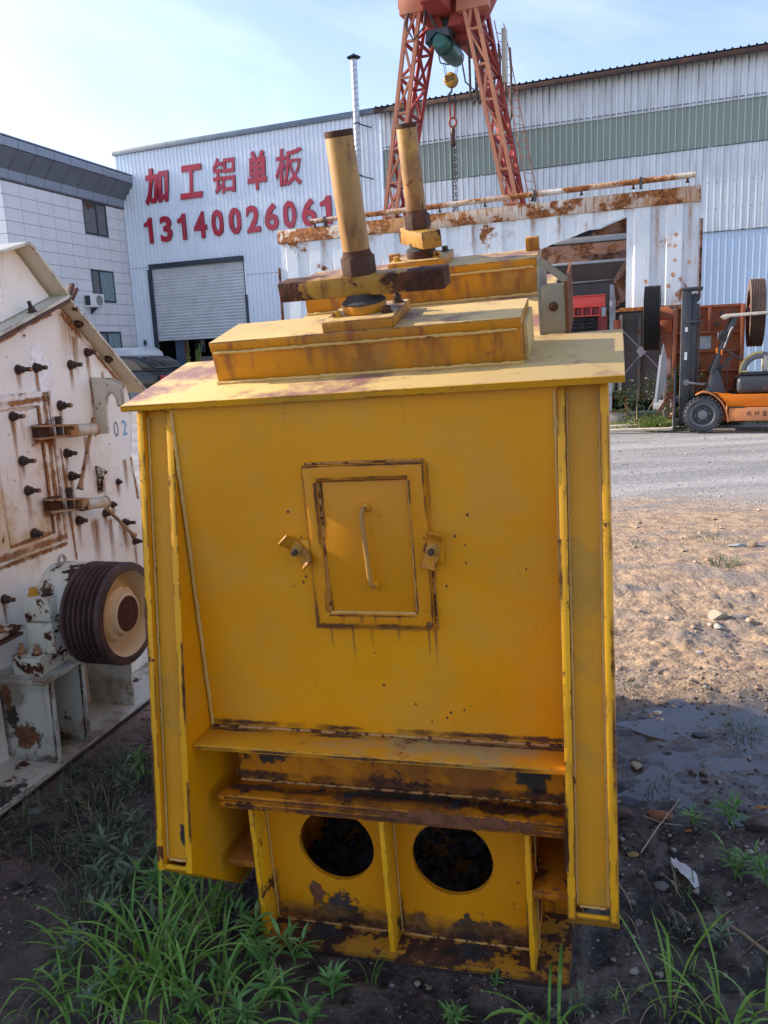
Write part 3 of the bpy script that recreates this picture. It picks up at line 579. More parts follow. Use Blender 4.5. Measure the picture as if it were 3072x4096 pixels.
latch(-.7015, 1.272, rad(47)); latch(-.316, 1.272, rad(-75.))
decal('rust_patch', yc, (-.352, .0460, 1.245), (.045, 0, 0), (0, 0, .06), 'bl_rust')
for a, b, c, mt in (((-.668, .0460, 1.5045), (-.328, .0460, 1.5045), (0, 0, .012), 'se_rust'), ((-.668, .0460, 1.050), (-.328, .0460, 1.050), (0, 0, .022), 'se_rust'), ((-.665, .0459, 1.05), (-.665, .0459, 1.30), (.014, 0, 0), 'se_rust'), ((-.331, .0459, 1.05), (-.331, .0459, 1.5), (.010, 0, 0), 'se_rust'),
                    ((-.635, .0458, 1.09), (-.635, .0458, 1.46), (.018, 0, 0), 'se_rust'), ((-.63, .0457, 1.470), (-.374, .0457, 1.470), (0, 0, .010), 'se_rust'), ((-.63, .0457, 1.080), (-.374, .0457, 1.080), (0, 0, .012), 'se_rust'), ((-.371, .0456, 1.09), (-.371, .0456, 1.46), (.010, 0, 0), 'se_rust'),
                    ((-.62, .0560, 1.09), (-.62, .0560, 1.46), (.014, 0, 0), 'se_rust'), ((-.68, .0640, 1.037), (-.32, .0640, 1.037), (0, 0, .022), 'se_tan'), ((-.675, .0641, 1.04), (-.675, .0641, 1.5), (.016, 0, 0), 'se_tan'), ((-.322, .0641, 1.04), (-.322, .0641, 1.5), (.014, 0, 0), 'se_tan'), ((-.66, .0642, 1.511), (-.33, .0642, 1.511), (0, 0, .012), 'se_tan'),
                    ((-1.05, .0638, .725), (.01, .0638, .725), (0, 0, .03), 'se_rust'), ((-1.05, -.0552, .698), (.01, -.0552, .698), (0, 0, .016), 'se_rust'), ((-1.05, .045, .7082), (.01, .045, .7082), (0, .03, 0), 'se_rust'), ((-1.0, .0738, .545), (.01, .0738, .545), (0, 0, .05), 'se_rust'),
                    ((-1.0, -.0184, .492), (.01, -.0184, .492), (0, 0, .03), 'se_rust'), ((-1.0, -.0184, .515), (.01, -.0184, .515), (0, 0, .02), 'se_rust'), ((-.92, .0932, .045), (-.11, .0932, .045), (0, 0, .07), 'se_rust'), ((-.92, .0931, .07), (-.11, .0931, .07), (0, 0, .10), 'se_tan'),
                    ((-.505, .0930, .04), (-.505, .0930, .25), (.03, 0, 0), 'se_rust'), ((-.915, .0930, .04), (-.915, .0930, .2), (.03, 0, 0), 'se_tan'), ((-.115, .0930, .04), (-.115, .0930, .2), (.03, 0, 0), 'se_rust'), ((-1.0, .03, .5268), (.01, .03, .5268), (0, .06, 0), 'se_rust')):
    seam_stain(yc, a, b, c, mt)
for xe in (-1.0795, -1.1558, .0352, .1208):
    for z0_, z1_ in ((1.35, 1.66), (.85, 1.30), (.40, .80)): seam_stain(yc, (xe+(-.004 if xe in (-1.0795, .1208) else .004), fy(z0_)+.0205, z0_), (xe+(-.004 if xe in (-1.0795, .1208) else .004), fy(z1_)+.0205, z1_), (.016, 0, 0), 'se_tan' if z0_ != .85 else 'se_rust')
for xe in (-1.1743, -1.0608, .0168, .1393):
    for k in range(5):
        z0_ = R.uniform(.4, 1.3); seam_stain(yc, (xe, fy(z0_)-.0052, z0_), (xe, fy(z0_+.16)-.0052, z0_+.16), (.018, 0, 0), 'se_rust')
# roof plate and beams
P_('roof_plate', 'roof', lambda m: m.box(-1.20, .180, 0, .425, -.018, 0), T=RT, bev=.002)
P_('roof_edge', 'yellow_col', lambda m: m.box(-1.1995, .1795, -.0032, -.0004, -.0178, -.0008), T=RT)
P_('roof_sheet', 'roof', lambda m: m.box(-.972, -.050, .4255, 1.34, -.014, -.001), T=RT)
for x0_, x1_, d0, d1, ht, cap in ((-.961, -.074, .155, .371, .121, 1), (-.968, -.098, .985, 1.167, .126, 0)):
    bm_ = P_('beam', 'beam', lambda m: m.box(x0_, x1_, d0+.001, d1, .0003, ht-.028), T=RT, bev=.002)
    P_('beam_cover', ['beam', 'roof'], lambda m: m.box(x0_-.001, x1_+.001, d0-.0015, d1+.001, ht-.0275, ht-.0012), parent=bm_, T=RT, bev=.0015)
    P_('beam_top', 'roof', lambda m: m.box(x0_, x1_, d0-.0005, d1, ht-.001, ht+.0006), parent=bm_, T=RT)
    a, b = RT @ Vector((x0_+.01, d0-.004, ht-.030)), RT @ Vector((x1_-.01, d0-.004, ht-.030)); weld(bm_, a, b, .0065, 'weld')
    a, b = RT @ Vector((x0_, d0-.006, .003)), RT @ Vector((x1_, d0-.006, .003)); weld(bm_, a, b, .009, 'weld')
    for k in range(9):
        xx = R.uniform(x0_+.25, x1_-.05); 
        q = RT @ Vector((xx, d0-.003, .01)); t_ = RT @ Vector((xx, d0-.003, ht-.03))-q
        decal('rust_run', bm_, q, (R.uniform(.015, .07), 0, 0), t_, 'st_rust')
    if cap: P_('end_cap', 'roof', lambda m: m.box(x1_+.0003, x1_+.012, d0+.03, d1-.01, .001, ht-.022), parent=bm_, T=RT, bev=.002)
def adjuster(cx, cd, h0, plate, bx, rod, hb, L, phi, hbar, worn, boltpos):
    pl = P_('mounting_plate', 'beam', lambda m: m.box(plate[0], plate[1], plate[2], plate[3], h0+.0008, h0+.028), T=RT, bev=.002)
    P_('plate_top', 'roof', lambda m: m.box(plate[0]+.002, plate[1]-.002, plate[2]+.002, plate[3]-.002, h0+.0282, h0+.0292), T=RT, parent=pl)
    bs = P_('boss', 'beam' if not worn else 'rust', lambda m: m.cyl((cx, cd, h0+.0295), (cx, cd, hb-.010), bx), T=RT, bev=.002)
    P_('torn_seal', 'seal', lambda m: m.lathe((cx, cd, hb-.012), (0, 0, 1), [(0, bx*.97), (.004, bx*1.01), (.009, bx*.92), (.012, bx*.78), (.03, bx*.70)], n=26), T=RT, parent=bs)
    X_ = Matrix.Translation((cx, cd, 0)) @ Matrix.Rotation(phi, 4, 'Z')
    P_('clamp_bar', 'bar', lambda m: m.box(-L[0], L[1], -.036, .036, hbar[0], hbar[1], X=X_), T=RT, bev=.004)
    nt_ = P_('nut', 'nutm', lambda m: m.cyl((cx, cd, hbar[1]+.0005), (cx, cd, hbar[1]+.048), .048, n=6, rot=.35), T=RT, bev=.003)
    rd = P_('threaded_rod', 'rod', lambda m: m.lathe((cx, cd, hbar[1]+.046), (0, 0, 1), [(0, rod), (rod_h-.002, rod), (rod_h, rod*.97), (rod_h, rod*.86), (rod_h-.05, rod*.84), (rod_h-.05, .0001)], n=32), T=RT)
    P_('rod_rim', 'rust', lambda m: m.lathe((cx, cd, hbar[1]+.046+rod_h-.014), (0, 0, 1), [(0, rod*1.008), (.013, rod*1.01), (.0155, rod*.98), (.0155, rod*.85)], n=32), T=RT, parent=rd)
    P_('rust_collar', 'rust', lambda m: m.lathe((cx, cd, hbar[1]+.047), (0, 0, 1), [(0, rod*1.15), (.006, rod*1.08), (.012, rod*1.012), (.018, rod*1.004)], n=32), T=RT, parent=rd)
    for (bx_, bd_, mt, hh_, st_) in boltpos:
        P_('bolt', mt, lambda m: m.hexbolt((bx_, bd_, h0+.0293), (0, 0, 1), .0125, hh_, st_), T=RT, bev=.0008)
rod_h = .315
adjuster(-.515, .262, .121, (-.613, -.410, .156, .370), .062, .0375, .186, (.238, .245), rad(-3), (.198, .252), False, [(-.585, .215, 'bolt_y', .016, 0), (-.440, .215, 'rust', .018, 0), (-.437, .335, 'bolt', .022, .016), (-.59, .33, 'bolt', .016, 0)])
rod_h = .300
adjuster(-.520, 1.075, .126, (-.628, -.420, .986, 1.185), .054, .036, .190, (.13, .13), rad(122), (.196, .255), True, [(-.603, 1.03, 'bolt_y', .016, 0), (-.452, 1.03, 'bolt_y', .022, 0), (-.445, 1.15, 'bolt', .018, 0)])
P_('lug_post', 'beam', lambda m: m.box(-.147, -.100, 1.125, 1.165, .127, .172), T=RT, bev=.003); P_('lug_post', 'beam', lambda m: m.box(-.66, -.62, 1.13, 1.16, .127, .165), T=RT, bev=.003)
M['brk'] = rusty('dusty_grey_bracket', (.36, .32, .22), (.28, .25, .18), chips=.7, streak=.7, stcol=(.2, .12, .06), edge=.004, rough=.6)
bk = P_('bracket', 'brk', lambda m: m.box(-.044, .024, .430, .440, .0005, .140), T=RT, bev=.001)
P_('bracket_side', 'brk', lambda m: m.prism([(.430, 0.0005), (.70, .0005), (.70, .13), (.47, .212), (.430, .145)], lambda a, b, c: (c, a, b), (-.0520, -.0445)), T=RT, parent=bk)
P_('bracket_side', 'rust_orange', lambda m: m.box(.0245, .032, .427, .70, -.02, .147), T=RT, parent=bk)
P_('bracket_brace', 'brk', lambda m: m.bar((-.046, .455, .208), (.028, .445, .145), .02, .007, up=(0, 1, 0)), T=RT, parent=bk)
P_('bracket_bolt', 'rust', lambda m: m.hexbolt((-.009, .4295, .078), (0, -1, 0), .010, .012, 0), T=RT, parent=bk, bev=.0008)
rr_ = random.Random(11)
for k in range(26):   # small paint chips around the hatch and along the lower panel
    x_ = rr_.choice([rr_.uniform(-.75, -.60), rr_.uniform(-.33, -.22), rr_.uniform(-.62, -.18)]); z_ = rr_.uniform(1.15, 1.38) if x_ < -.62 or k % 3 else rr_.uniform(.74, .86); s_ = rr_.uniform(.004, .011)
    decal('paint_chip', yc, (x_, .0641, z_), (s_, 0, 0), (0, 0, s_*1.4), 'bl_dark')

# ================================================================== WHITE CRUSHER (left)
wc = thing('white_crusher', 'rusty cream white steel crusher with bolted side and black grooved pulley, left edge', 'crusher', FG, (-3.3, 2.9, 0))
def W_(name, mat, fn, parent=None, T=None, **k):
    m = MB(T); fn(m); return m.build(name, mat, parent or wc, **k)
yz = lambda a, b, c: (c, a, b)
XS = -2.65
seam = lambda y: 1.91+(y-3.03)*.355
W_('side_wall', 'white_m', lambda m: m.prism([(1.05, .03), (1.05, seam(1.05)-.02), (3.52, seam(3.52)-.02), (3.555, 2.070), (4.07, 1.645), (4.11, 1.50), (4.045, 1.26), (4.04, 1.17), (4.12, 1.03), (4.27, .72), (4.27, .03)], yz, (XS-.014, XS)))
W_('body_shell', 'white_m', lambda m: m.prism([(1.06, .03), (1.06, seam(1.06)-.03), (3.51, seam(3.51)-.03), (4.05, 1.63), (4.03, 1.2), (4.2, .7), (4.2, .03)], yz, (-4.15, XS-.015)))
# right slope roof sheet, its flange rim and the twin seam flanges
def strip(m, p, q, xa, xb, t, side=1):
    p, q = Vector((0, *p)), Vector((0, *q)); d = (q-p).normalized(); n = Vector((0, -d.z, d.y))*t*side
    v = [Vector((x, a.y, a.z)) for x in (xa, xb) for a in (p, q, q+n, p+n)]
    m._f(v, [(0, 1, 2, 3), (7, 6, 5, 4), (0, 4, 5, 1), (1, 5, 6, 2), (2, 6, 7, 3), (3, 7, 4, 0)])
W_('roof_sheet', 'white_rim', lambda m: strip(m, (3.548, 2.093), (4.152, 1.605), -4.16, -2.572, .014), bev=.002)
W_('seam_flange', 'flange', lambda m: strip(m, (1.05, seam(1.05)-.012), (3.555, seam(3.555)-.012), -4.16, -2.568, .016), bev=.003)
W_('seam_flange', 'white_rim', lambda m: strip(m, (1.05, seam(1.05)+.008), (3.565, seam(3.565)+.008), -4.16, -2.566, .016), bev=.003)
W_('flange_tip', 'flange', lambda m: strip(m, (3.548, 2.09), (3.598, 2.168), -2.60, -2.566, .016), bev=.003); W_('flange_tip', 'flange', lambda m: strip(m, (3.575, 2.09), (3.625, 2.148), -2.60, -2.566, .014), bev=.003)
hd2 = seam
W_('hood_side', 'white_m', lambda m: m.prism([(1.05, seam(1.05)+.03), (3.515, seam(3.515)+.03), (3.295, 2.322), (1.05, 1.66)], yz, (-2.672, -2.66)))
W_('hood_sheet', 'white_rim', lambda m: strip(m, (1.05, 1.668), (3.312, 2.330), -4.1, -2.572, .014), bev=.002)
W_('hood_sheet', 'white_rim', lambda m: strip(m, (3.312, 2.330), (3.545, 2.115), -4.1, -2.572, .014), bev=.002)
for (y_, z_) in ((3.30, 2.03), (2.9, 1.885), (2.5, 1.745)): W_('bolt', 'bolt', lambda m: m.hexbolt((-2.60, y_, z_), (0, -.33, .94), .017, .022, .03), bev=.001)
# inspection door
def ring_x(m, y0_, y1_, z0_, z1_, a0, a1, b0, b1, xa, xb):
    v = [(x, y, z) for x in (xa, xb) for y, z in ((y0_, z0_), (y1_, z0_), (y1_, z1_), (y0_, z1_), (a0, b0), (a1, b0), (a1, b1), (a0, b1))]
    f = []
    for i in range(4):
        j = (i+1) % 4; f += [(i, j, 4+j, 4+i), (8+i, 12+i, 12+j, 8+j), (i, 8+i, 8+j, j), (4+i, 4+j, 12+j, 12+i)]
    m._f(v, f)
df = W_('door_frame', 'white_door', lambda m: ring_x(m, 2.90, 3.385, .915, 1.665, 2.985, 3.30, .978, 1.60, XS+.0005, XS+.020), bev=.002)
dp = W_('door_panel', 'white_door', lambda m: m.box(XS+.0005, XS+.014, 2.995, 3.289, .988, 1.59), bev=.002)
for a, b in (((XS+.012, 3.295, .99), (XS+.012, 3.295, 1.59)), ((XS+.012, 2.99, .982), (XS+.012, 3.29, .982)), ((XS+.002, 2.92, .912), (XS+.002, 3.385, .912)), ((XS+.002, 3.389, .92), (XS+.002, 3.389, 1.66))): weld(wc, a, b, .006, 'rust_orange')
for a, b, c in (((3.33, .93), (3.345, 1.66), (.06, 0)), ((3.295, 1.0), (3.295, 1.6), (.035, 0)), ((2.9, .945), (3.38, .945), (0, .06)), ((2.99, .985), (3.29, .985), (0, .03)), ((2.99, 1.62), (3.38, 1.63), (0, .05)), ((3.37, .93), (3.37, 1.66), (.03, 0)), ((3.24, 1.44), (3.38, 1.44), (0, .09)), ((3.24, 1.09), (3.40, 1.09), (0, .10))):
    seam_stain(wc, (XS+.0215, *a), (XS+.0215, *b), (0, *c), 'se_orange')
for a, b, c in (((3.40, .90), (3.40, 1.66), (.05, 0)), ((2.92, .90), (3.4, .90), (0, .04)), ((3.57, 2.035), (4.05, 1.64), (.03, .04)), ((3.0, 1.86), (3.50, 2.035), (0, .04)), ((3.44, 1.38), (3.46, .8), (.03, 0)), ((4.07, 1.0), (4.04, 1.25), (.04, 0)), ((3.735, 1.40), (3.745, 1.70), (.02, 0))):
    seam_stain(wc, (XS+.0012, *a), (XS+.0012, *b), (0, *c), 'se_orange')
for a, b, c in (((-2.64, .05), (-2.39, .05), (0, .07)), ((-2.64, .05), (-2.64, .42), (.05, 0)), ((-2.39, .05), (-2.375, .42), (.025, 0))):
    for gy in (2.8135, 3.0265): seam_stain(wc, (a[0], gy, a[1]), (b[0], gy, b[1]), (c[0], 0, c[1]), 'se_rust')
# studs with nuts, each with its rust run
BP = [(3.212, 1.772), (3.334, 1.776), (3.596, 1.781), (3.742, 1.840), (3.477, 1.586), (3.115, 1.565), (3.14, 1.358), (3.15, 1.217), (3.155, 1.009), (3.48, 1.347), (3.495, 1.228), (3.51, .995), (3.758, 1.206), (3.888, 1.131), (3.816, 1.017), (3.739, .985), (3.909, .896), (3.985, .769), (2.922, .758)]
SLN = [R.uniform(.052, .074) for _ in BP]
for k, (y_, z_) in enumerate(BP):
    if k < 4 or k > 4: pass
    on = XS+(.0145 if 2.98 < y_ < 3.29 and .98 < z_ < 1.6 else 0)
    small = k in (12, 13, 14)
    r_ = .0135 if small else R.uniform(.0155, .0185)
    b_ = W_('stud', 'bolt', lambda m: (m.cyl((on+.0005, y_, z_), (on+.006, y_, z_), r_*1.45, n=16), m.cyl((on+.005, y_, z_), (on+(.016 if small else .028), y_, z_), r_*1.12, n=6, rot=R.random()), m.cyl((on+.01, y_, z_), (on+(.028 if small else SLN[k]), y_, z_), r_*.62, n=12)), bev=.001)
    if not small and k in (0, 5, 6, 7, 8, 4): W_('stud_tip', 'bolt_tip', lambda m: m.cyl((on+SLN[k]+.0002, y_, z_), (on+SLN[k]+.0012, y_, z_), r_*.58, n=12), parent=b_)
    L = R.uniform(.08, .26); decal('rust_run', wc, (on+.0011, y_-.022, z_-.012-L), (0, .044, 0), (0, 0, L), 'st_rust')
for (y_, z_) in ((3.64, 2.005), (3.86, 1.825)):
    W_('bolt', 'rust', lambda m: m.hexbolt((-2.6, y_, z_-.02), (0, -.65, -.75), .018, .02, 0)); decal('rust_run', wc, (XS+.0012, y_-.02, z_-.3), (0, .05, 0), (0, 0, .22), 'st_rust')
for y_, z_, w_, h_ in ((3.27, 1.55, .20, .42), (3.06, 2.02, .16, .22)): decal('touch_up', wc, (XS+.0008 if z_ < 2 else -2.6598, y_, z_), (0, w_, 0), (0, 0, h_), 'bl_white')
for y_, z_, w_, h_ in ((3.60, .62, .09, .36), (3.75, .62, .05, .34), (3.84, .70, .12, .22), (3.42, .8, .06, .5), (3.95, 1.05, .05, .2), (3.53, 1.75, .25, .3), (3.62, 1.2, .06, .22)): decal('rust_run', wc, (XS+.0009, y_, z_), (0, w_, 0), (0, 0, h_), 'st_rust')
# hinge clamps with levers
for (y0_, z0_, y1_, z1_, ya_, yb_, lv) in ((3.213, 1.478, 3.604, 1.456, 3.45, 3.60, ((3.602, 1.51), (3.425, 1.186))), (3.227, 1.125, 3.626, 1.070, 3.465, 3.62, ((3.60, 1.06), (3.831, .843)))):
    dz = (z1_-z0_)/(y1_-y0_)
    cl = W_('hinge_clamp', 'clamp', lambda m: (m.bar((XS+.05, y0_, z0_+.032), (XS+.085, ya_-.03, z0_+.026+dz*.2), .05, .010), ), bev=.002)
    W_('clamp_arm', 'clamp', lambda m: m.bar((XS+.05, y0_, z0_-.028), (XS+.085, ya_-.03, z0_-.024+dz*.2), .05, .010), parent=cl, bev=.002)
    W_('clamp_root', 'rust', lambda m: m.box(XS+.001, XS+.05, y0_+.02, y0_+.10, z0_-.03, z0_+.035), parent=cl, bev=.002)
    W_('clamp_pin', 'bolt', lambda m: m.cyl((XS+.06, y0_+.16, z0_-.04), (XS+.06, y0_+.16, z0_+.05), .016).hexbolt((XS+.06, y0_+.16, z0_+.045), (0, 0, 1), .017, .018), parent=cl)
    W_('clamp_neck', 'clamp', lambda m: m.bar((XS+.08, ya_-.045, z0_+dz*.22), (XS+.088, ya_+.005, z0_+dz*.25), .05, .062), parent=cl, bev=.003)
    W_('barrel', 'barrel', lambda m: m.cyl((XS+.088, ya_, z0_+dz*.25), (XS+.095, yb_, z1_), .030, n=24), parent=cl, bev=.002)
    W_('end_cap', 'tip', lambda m: m.cyl((XS+.0945, yb_+.0005, z1_), (XS+.0965, yb_+.010, z1_), .034, n=24), parent=cl, bev=.003)
    a, b = Vector((XS+.095, lv[0][0], lv[0][1])), Vector((XS+.10, lv[1][0], lv[1][1]))
    hv = W_('lever', 'clamp', lambda m: m.tube([a, a.lerp(b, .5), a.lerp(b, .9), b, b.lerp(a, -.03)], [.0095, .0095, .0095, .015, .019], 10), parent=cl)
# lifting hook plate, second small plate
def hookpl(m):
    o_ = [(-2.648, 1.412), (-2.648, 1.711), (-2.519, 1.704), (-2.470, 1.676), (-2.466, 1.554), (-2.505, 1.554), (-2.512, 1.60), (-2.527, 1.622), (-2.545, 1.625), (-2.562, 1.605), (-2.575, 1.56), (-2.580, 1.415)]
    m.prism(o_, lambda a, b, c: (a, c, b), (3.747, 3.765))
W_('lifting_hook', 'white_rim', hookpl, bev=.002)
W_('small_plate', 'white_chip', lambda m: m.prism([(-2.648, 1.10), (-2.648, 1.25), (-2.60, 1.235), (-2.625, 1.10)], lambda a, b, c: (a, c, b), (3.70, 3.712)), bev=.001)
# 02 stencil
for s_, y_, mt in (('0', 3.905, 'corn_l'), ('2', 3.985, 'stblue')):
    me = textmesh(s_, h=.085, w=.046, flat=True, depth=.001, bold=.01); P3 = np.empty(len(me.vertices)*3); me.vertices.foreach_get('co', P3); P3 = P3.reshape(-1, 3)
    me.vertices.foreach_set('co', np.stack([np.full(len(P3), XS+.0016)+3.3, P3[:, 0]+y_-2.9, P3[:, 1]+1.378], -1).ravel()); me.materials.append(M[mt]); link('stencil_digit', me, wc)
# bearing platform, gussets, base
W_('base_plate', 'white_base', lambda m: m.box(-2.80, -2.375, 1.05, 4.32, .008, .030), bev=.003); W_('base_edge', 'basedark', lambda m: m.box(-2.80, -2.372, 1.05, 4.325, -.05, .0075))
for y_, zt, xo in ((2.822, .4305, -2.372), (3.035, .4305, -2.372), (3.44, .50, -2.392), (1.9, .43, -2.372)):
    W_('gusset', 'white_base', lambda m: m.prism([(-2.649, .0305), (xo, .0305), (xo-.012+.02, zt-.001), (-2.649, zt-.001)], lambda a, b, c: (a, c, b), (y_-.008, y_+.008)), bev=.002)
W_('platform', 'white_base', lambda m: m.box(-2.648, -2.352, 2.752, 3.34, .431, .452), bev=.003)
for y0_, y1_ in ((2.84, 3.02), (2.30, 2.80)): weld(wc, (-2.60, y0_, .034), (-2.39, y0_, .034), .007, 'weld_rust')
decal('burn_mark', wc, (-2.55, 2.30, .0306), (.2, 0, 0), (0, .4, 0), 'bl_dark'); decal('rust_patch', wc, (-2.62, 2.0, .0306), (.2, 0, 0), (0, .4, 0), 'bl_rust')
decal('burn_mark', wc, (-2.649+.0, 2.8135, .16), (.10, 0, 0), (0, 0, .17), 'bl_dark'); decal('rust_patch', wc, (-2.645, 2.8133, .06), (.22, 0, 0), (0, 0, .18), 'bl_rust'); decal('rust_patch', wc, (-2.648, 2.8132, .24), (.07, 0, 0), (0, 0, .19), 'bl_rust')
decal('burn_mark', wc, (-2.64, 3.0265, .05), (.12, 0, 0), (0, 0, .36), 'bl_dark')
bl_ = W_('bearing_foot', 'white_chip', lambda m: m.box(-2.545, -2.398, 2.80, 3.30, .4525, .540), bev=.004)
for x_ in (-2.515, -2.435): W_('foot_bolt', 'clamp', lambda m: m.hexbolt((x_, 2.835, .5405), (0, 0, 1), .018, .024, .022), parent=bl_, bev=.001)
bh = W_('bearing_housing', 'white_chip', lambda m: m.box(-2.488, -2.350, 2.85, 3.18, .541, .684), bev=.004)
W_('housing_cap', 'white_chip', lambda m: m.box(-2.488, -2.350, 2.85, 3.18, .687, .798), bev=.004, parent=bh)
W_('housing_dome', 'white_chip', lambda m: m.cyl((-2.46, 3.06, .735), (-2.30, 3.06, .735), .165, n=40), bev=.004, parent=bh)
for x_, mt in ((-2.455, 'bolt_y'), (-2.385, 'bolt')): W_('cap_bolt', mt, lambda m: m.hexbolt((x_, 2.885, .7985), (0, 0, 1), .019, .032, 0), parent=bh, bev=.001)
W_('eye_bolt', 'eye', lambda m: m.tube([(-2.40, 3.03+.022*math.sin(t), .918+.024*math.cos(t)) for t in [2*math.pi*k/20 for k in range(21)]], .007, 8).cyl((-2.40, 3.03, .872), (-2.40, 3.03, .898), .008), parent=bh)
W_('shaft', 'bolt', lambda m: m.cyl((-2.31, 3.0, .69), (-2.24, 3.0, .69), .05))
sf = W_('side_flange', 'white_chip', lambda m: m.box(-2.649, -2.50, 1.06, 2.86, .652, .668), bev=.003); W_('side_flange', 'flange', lambda m: m.box(-2.649, -2.505, 1.06, 2.85, .624, .640), bev=.003)
W_('flange_bolt', 'clamp', lambda m: m.hexbolt((-2.535, 2.75, .6685), (0, 0, 1), .017, .022, .012), parent=sf, bev=.001)
# pulley
pc = Vector((-2.255, 3.0, .692))
prof = [(.0, .06), (.0, .222), (.010, .228)]
for k in range(6):
    b0 = .020+k*.026; prof += [(b0, .228), (b0+.007, .208), (b0+.014, .208), (b0+.021, .228)]
prof += [(.183, .229), (.192, .226), (.194, .222), (.194, .190)]
pu = W_('pulley', 'pulley', lambda m: m.lathe(pc, (1, 0, 0), prof, 96))
W_('pulley_web', 'pulley_cream', lambda m: m.lathe(pc, (1, 0, 0), [(.1935, .1905), (.186, .186), (.135, .172), (.122, .165), (.122, .122), (.145, .117), (.160, .112)], 72), parent=pu)
W_('hub', 'pulley_cream', lambda m: m.lathe(pc, (1, 0, 0), [(.13, .122), (.158, .119), (.162, .115), (.162, .098), (.166, .094), (.186, .092), (.188, .089), (.188, .0001)], 64), parent=pu)
W_('hub_disc', 'rust', lambda m: m.cyl(pc+Vector((.1882, 0, 0)), pc+Vector((.1892, 0, 0)), .080, n=40), parent=pu)

# ================================================================== LARGE HALL (facade)
FY = 25.0
hall = thing('factory_hall', 'pale blue ribbed metal factory hall with red writing and a half raised roller shutter', 'building', FF, (-14.7, FY, 0))
def H_(name, mat, fn, parent=hall, **k):
    m = MB(); fn(m); return m.build(name, mat, parent, **k)
JX = -9.72
H_('wall', 'wall_l', lambda m: m.ribsheet(-19.9, -18.78, -.5, 8.85, FY, .155, .045, .038).ribsheet(-18.78, -14.98, 4.95, 8.85, FY, .155, .045, .038).ribsheet(-14.98, JX, -.5, 8.85, FY, .155, .045, .038), smooth=False)
H_('roof_flashing', 'flash', lambda m: m.box(-19.93, JX-.005, FY-.10, FY+.12, 8.80, 8.97), bev=.01)
for xx in (-17.6, -15.4, -13.2, -11.0): H_('flashing_joint', 'frame', lambda m: m.box(xx-.008, xx+.008, FY-.103, FY-.1005, 8.80, 8.97))
H_('roof', 'flash', lambda m: m.box(-19.93, JX-.005, FY+.13, FY+16, 8.78, 8.86))
H_('lower_wall', 'conc', lambda m: m.box(-19.9, -18.79, FY-.10, FY-.03, -.5, 1.65), bev=.01)
sh = H_('shutter', 'shutter', lambda m: m._f(*[([(x, FY-.005-.034*abs(math.sin(k*math.pi/2)), 2.42+k*.0535) for k in range(47) for x in (-18.76, -15.0)]), [(2*k, 2*k+1, 2*k+3, 2*k+2) for k in range(46)]]), smooth=True, kind='stuff')
H_('shutter_bar', 'shutter', lambda m: m.box(-18.75, -15.01, FY-.04, FY+.01, 2.36, 2.425), bev=.005)
H_('shutter_box', 'frame', lambda m: m.box(-18.80, -14.96, FY-.16, FY-.026, 4.87, 5.03), bev=.01)
H_('shutter_rail', 'frame', lambda m: m.box(-18.92, -18.77, FY-.09, FY-.027, -.3, 4.86), bev=.01); H_('shutter_rail', 'frame', lambda m: m.box(-14.99, -14.90, FY-.09, FY-.027, -.3, 3.75), bev=.01)
H_('wall_lamp', 'acw', lambda m: m.box(-18.98, -18.93, FY-.12, FY-.05, 3.72, 3.82), bev=.01)
H_('switch_box', 'frame', lambda m: m.box(-19.38, -19.30, FY-.10, FY-.03, 2.25, 2.42).tube([(-19.34, FY-.06, 2.25), (-19.335, FY-.05, 1.7), (-19.33, FY-.06, 1.2)], .012, 6), bev=.004)
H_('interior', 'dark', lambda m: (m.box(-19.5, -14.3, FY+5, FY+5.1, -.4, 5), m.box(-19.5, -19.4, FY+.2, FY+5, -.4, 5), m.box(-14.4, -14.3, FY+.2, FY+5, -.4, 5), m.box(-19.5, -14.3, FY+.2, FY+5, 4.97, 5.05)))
H_('inner_post', 'brown', lambda m: m.box(-17.98, -17.86, FY+.4, FY+.5, 0, 4.9)); H_('blue_panel', 'bluep', lambda m: m.box(-18.40, -18.02, FY+.45, FY+.5, 0, 4.9)); H_('inner_pane', 'glass', lambda m: m.box(-17.8, -17.35, FY+.8, FY+.83, 1.9, 4.9)); H_('inner_bench', 'conc', lambda m: m.box(-17.8, -16.6, FY+1.0, FY+1.6, .4, 1.75), bev=.02)
for xx in (-14.75, -14.0): H_('white_bracket', 'acw', lambda m: m.tube([(xx, FY-.04, 2.95), (xx+.01, FY-.05, 2.6), (xx-.03, FY-.06, 2.5)], .02, 6))
# neighbouring hall with the translucent band
hall2 = thing('workshop_hall', 'tall white ribbed workshop hall with green translucent band under a rusty eave', 'building', FF, (-3, FY, 0))
K_ = lambda name, mat, fn, **k: H_(name, mat, fn, parent=hall2, **k)
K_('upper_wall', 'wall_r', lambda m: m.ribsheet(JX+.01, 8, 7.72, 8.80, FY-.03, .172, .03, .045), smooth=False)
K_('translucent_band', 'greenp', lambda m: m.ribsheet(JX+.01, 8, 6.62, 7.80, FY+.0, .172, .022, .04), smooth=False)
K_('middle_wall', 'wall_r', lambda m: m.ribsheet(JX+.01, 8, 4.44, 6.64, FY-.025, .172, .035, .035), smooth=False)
K_('lower_wall', 'wall_rl', lambda m: m.ribsheet(JX+.01, 8, -.5, 4.46, FY+.0, .172, .03, .035), smooth=False)
K_('corner_trim', 'wall_rl', lambda m: m.box(JX-.06, JX+.005, FY-.06, FY-.03, -.5, 8.8), bev=.005)
K_('gutter', 'eave', lambda m: m.box(JX-.10, 8, FY-.42, FY-.34, 8.70, 8.84), bev=.01); K_('soffit', 'eave', lambda m: m.box(JX-.05, 8, FY-.345, FY+.1, 8.805, 8.825))
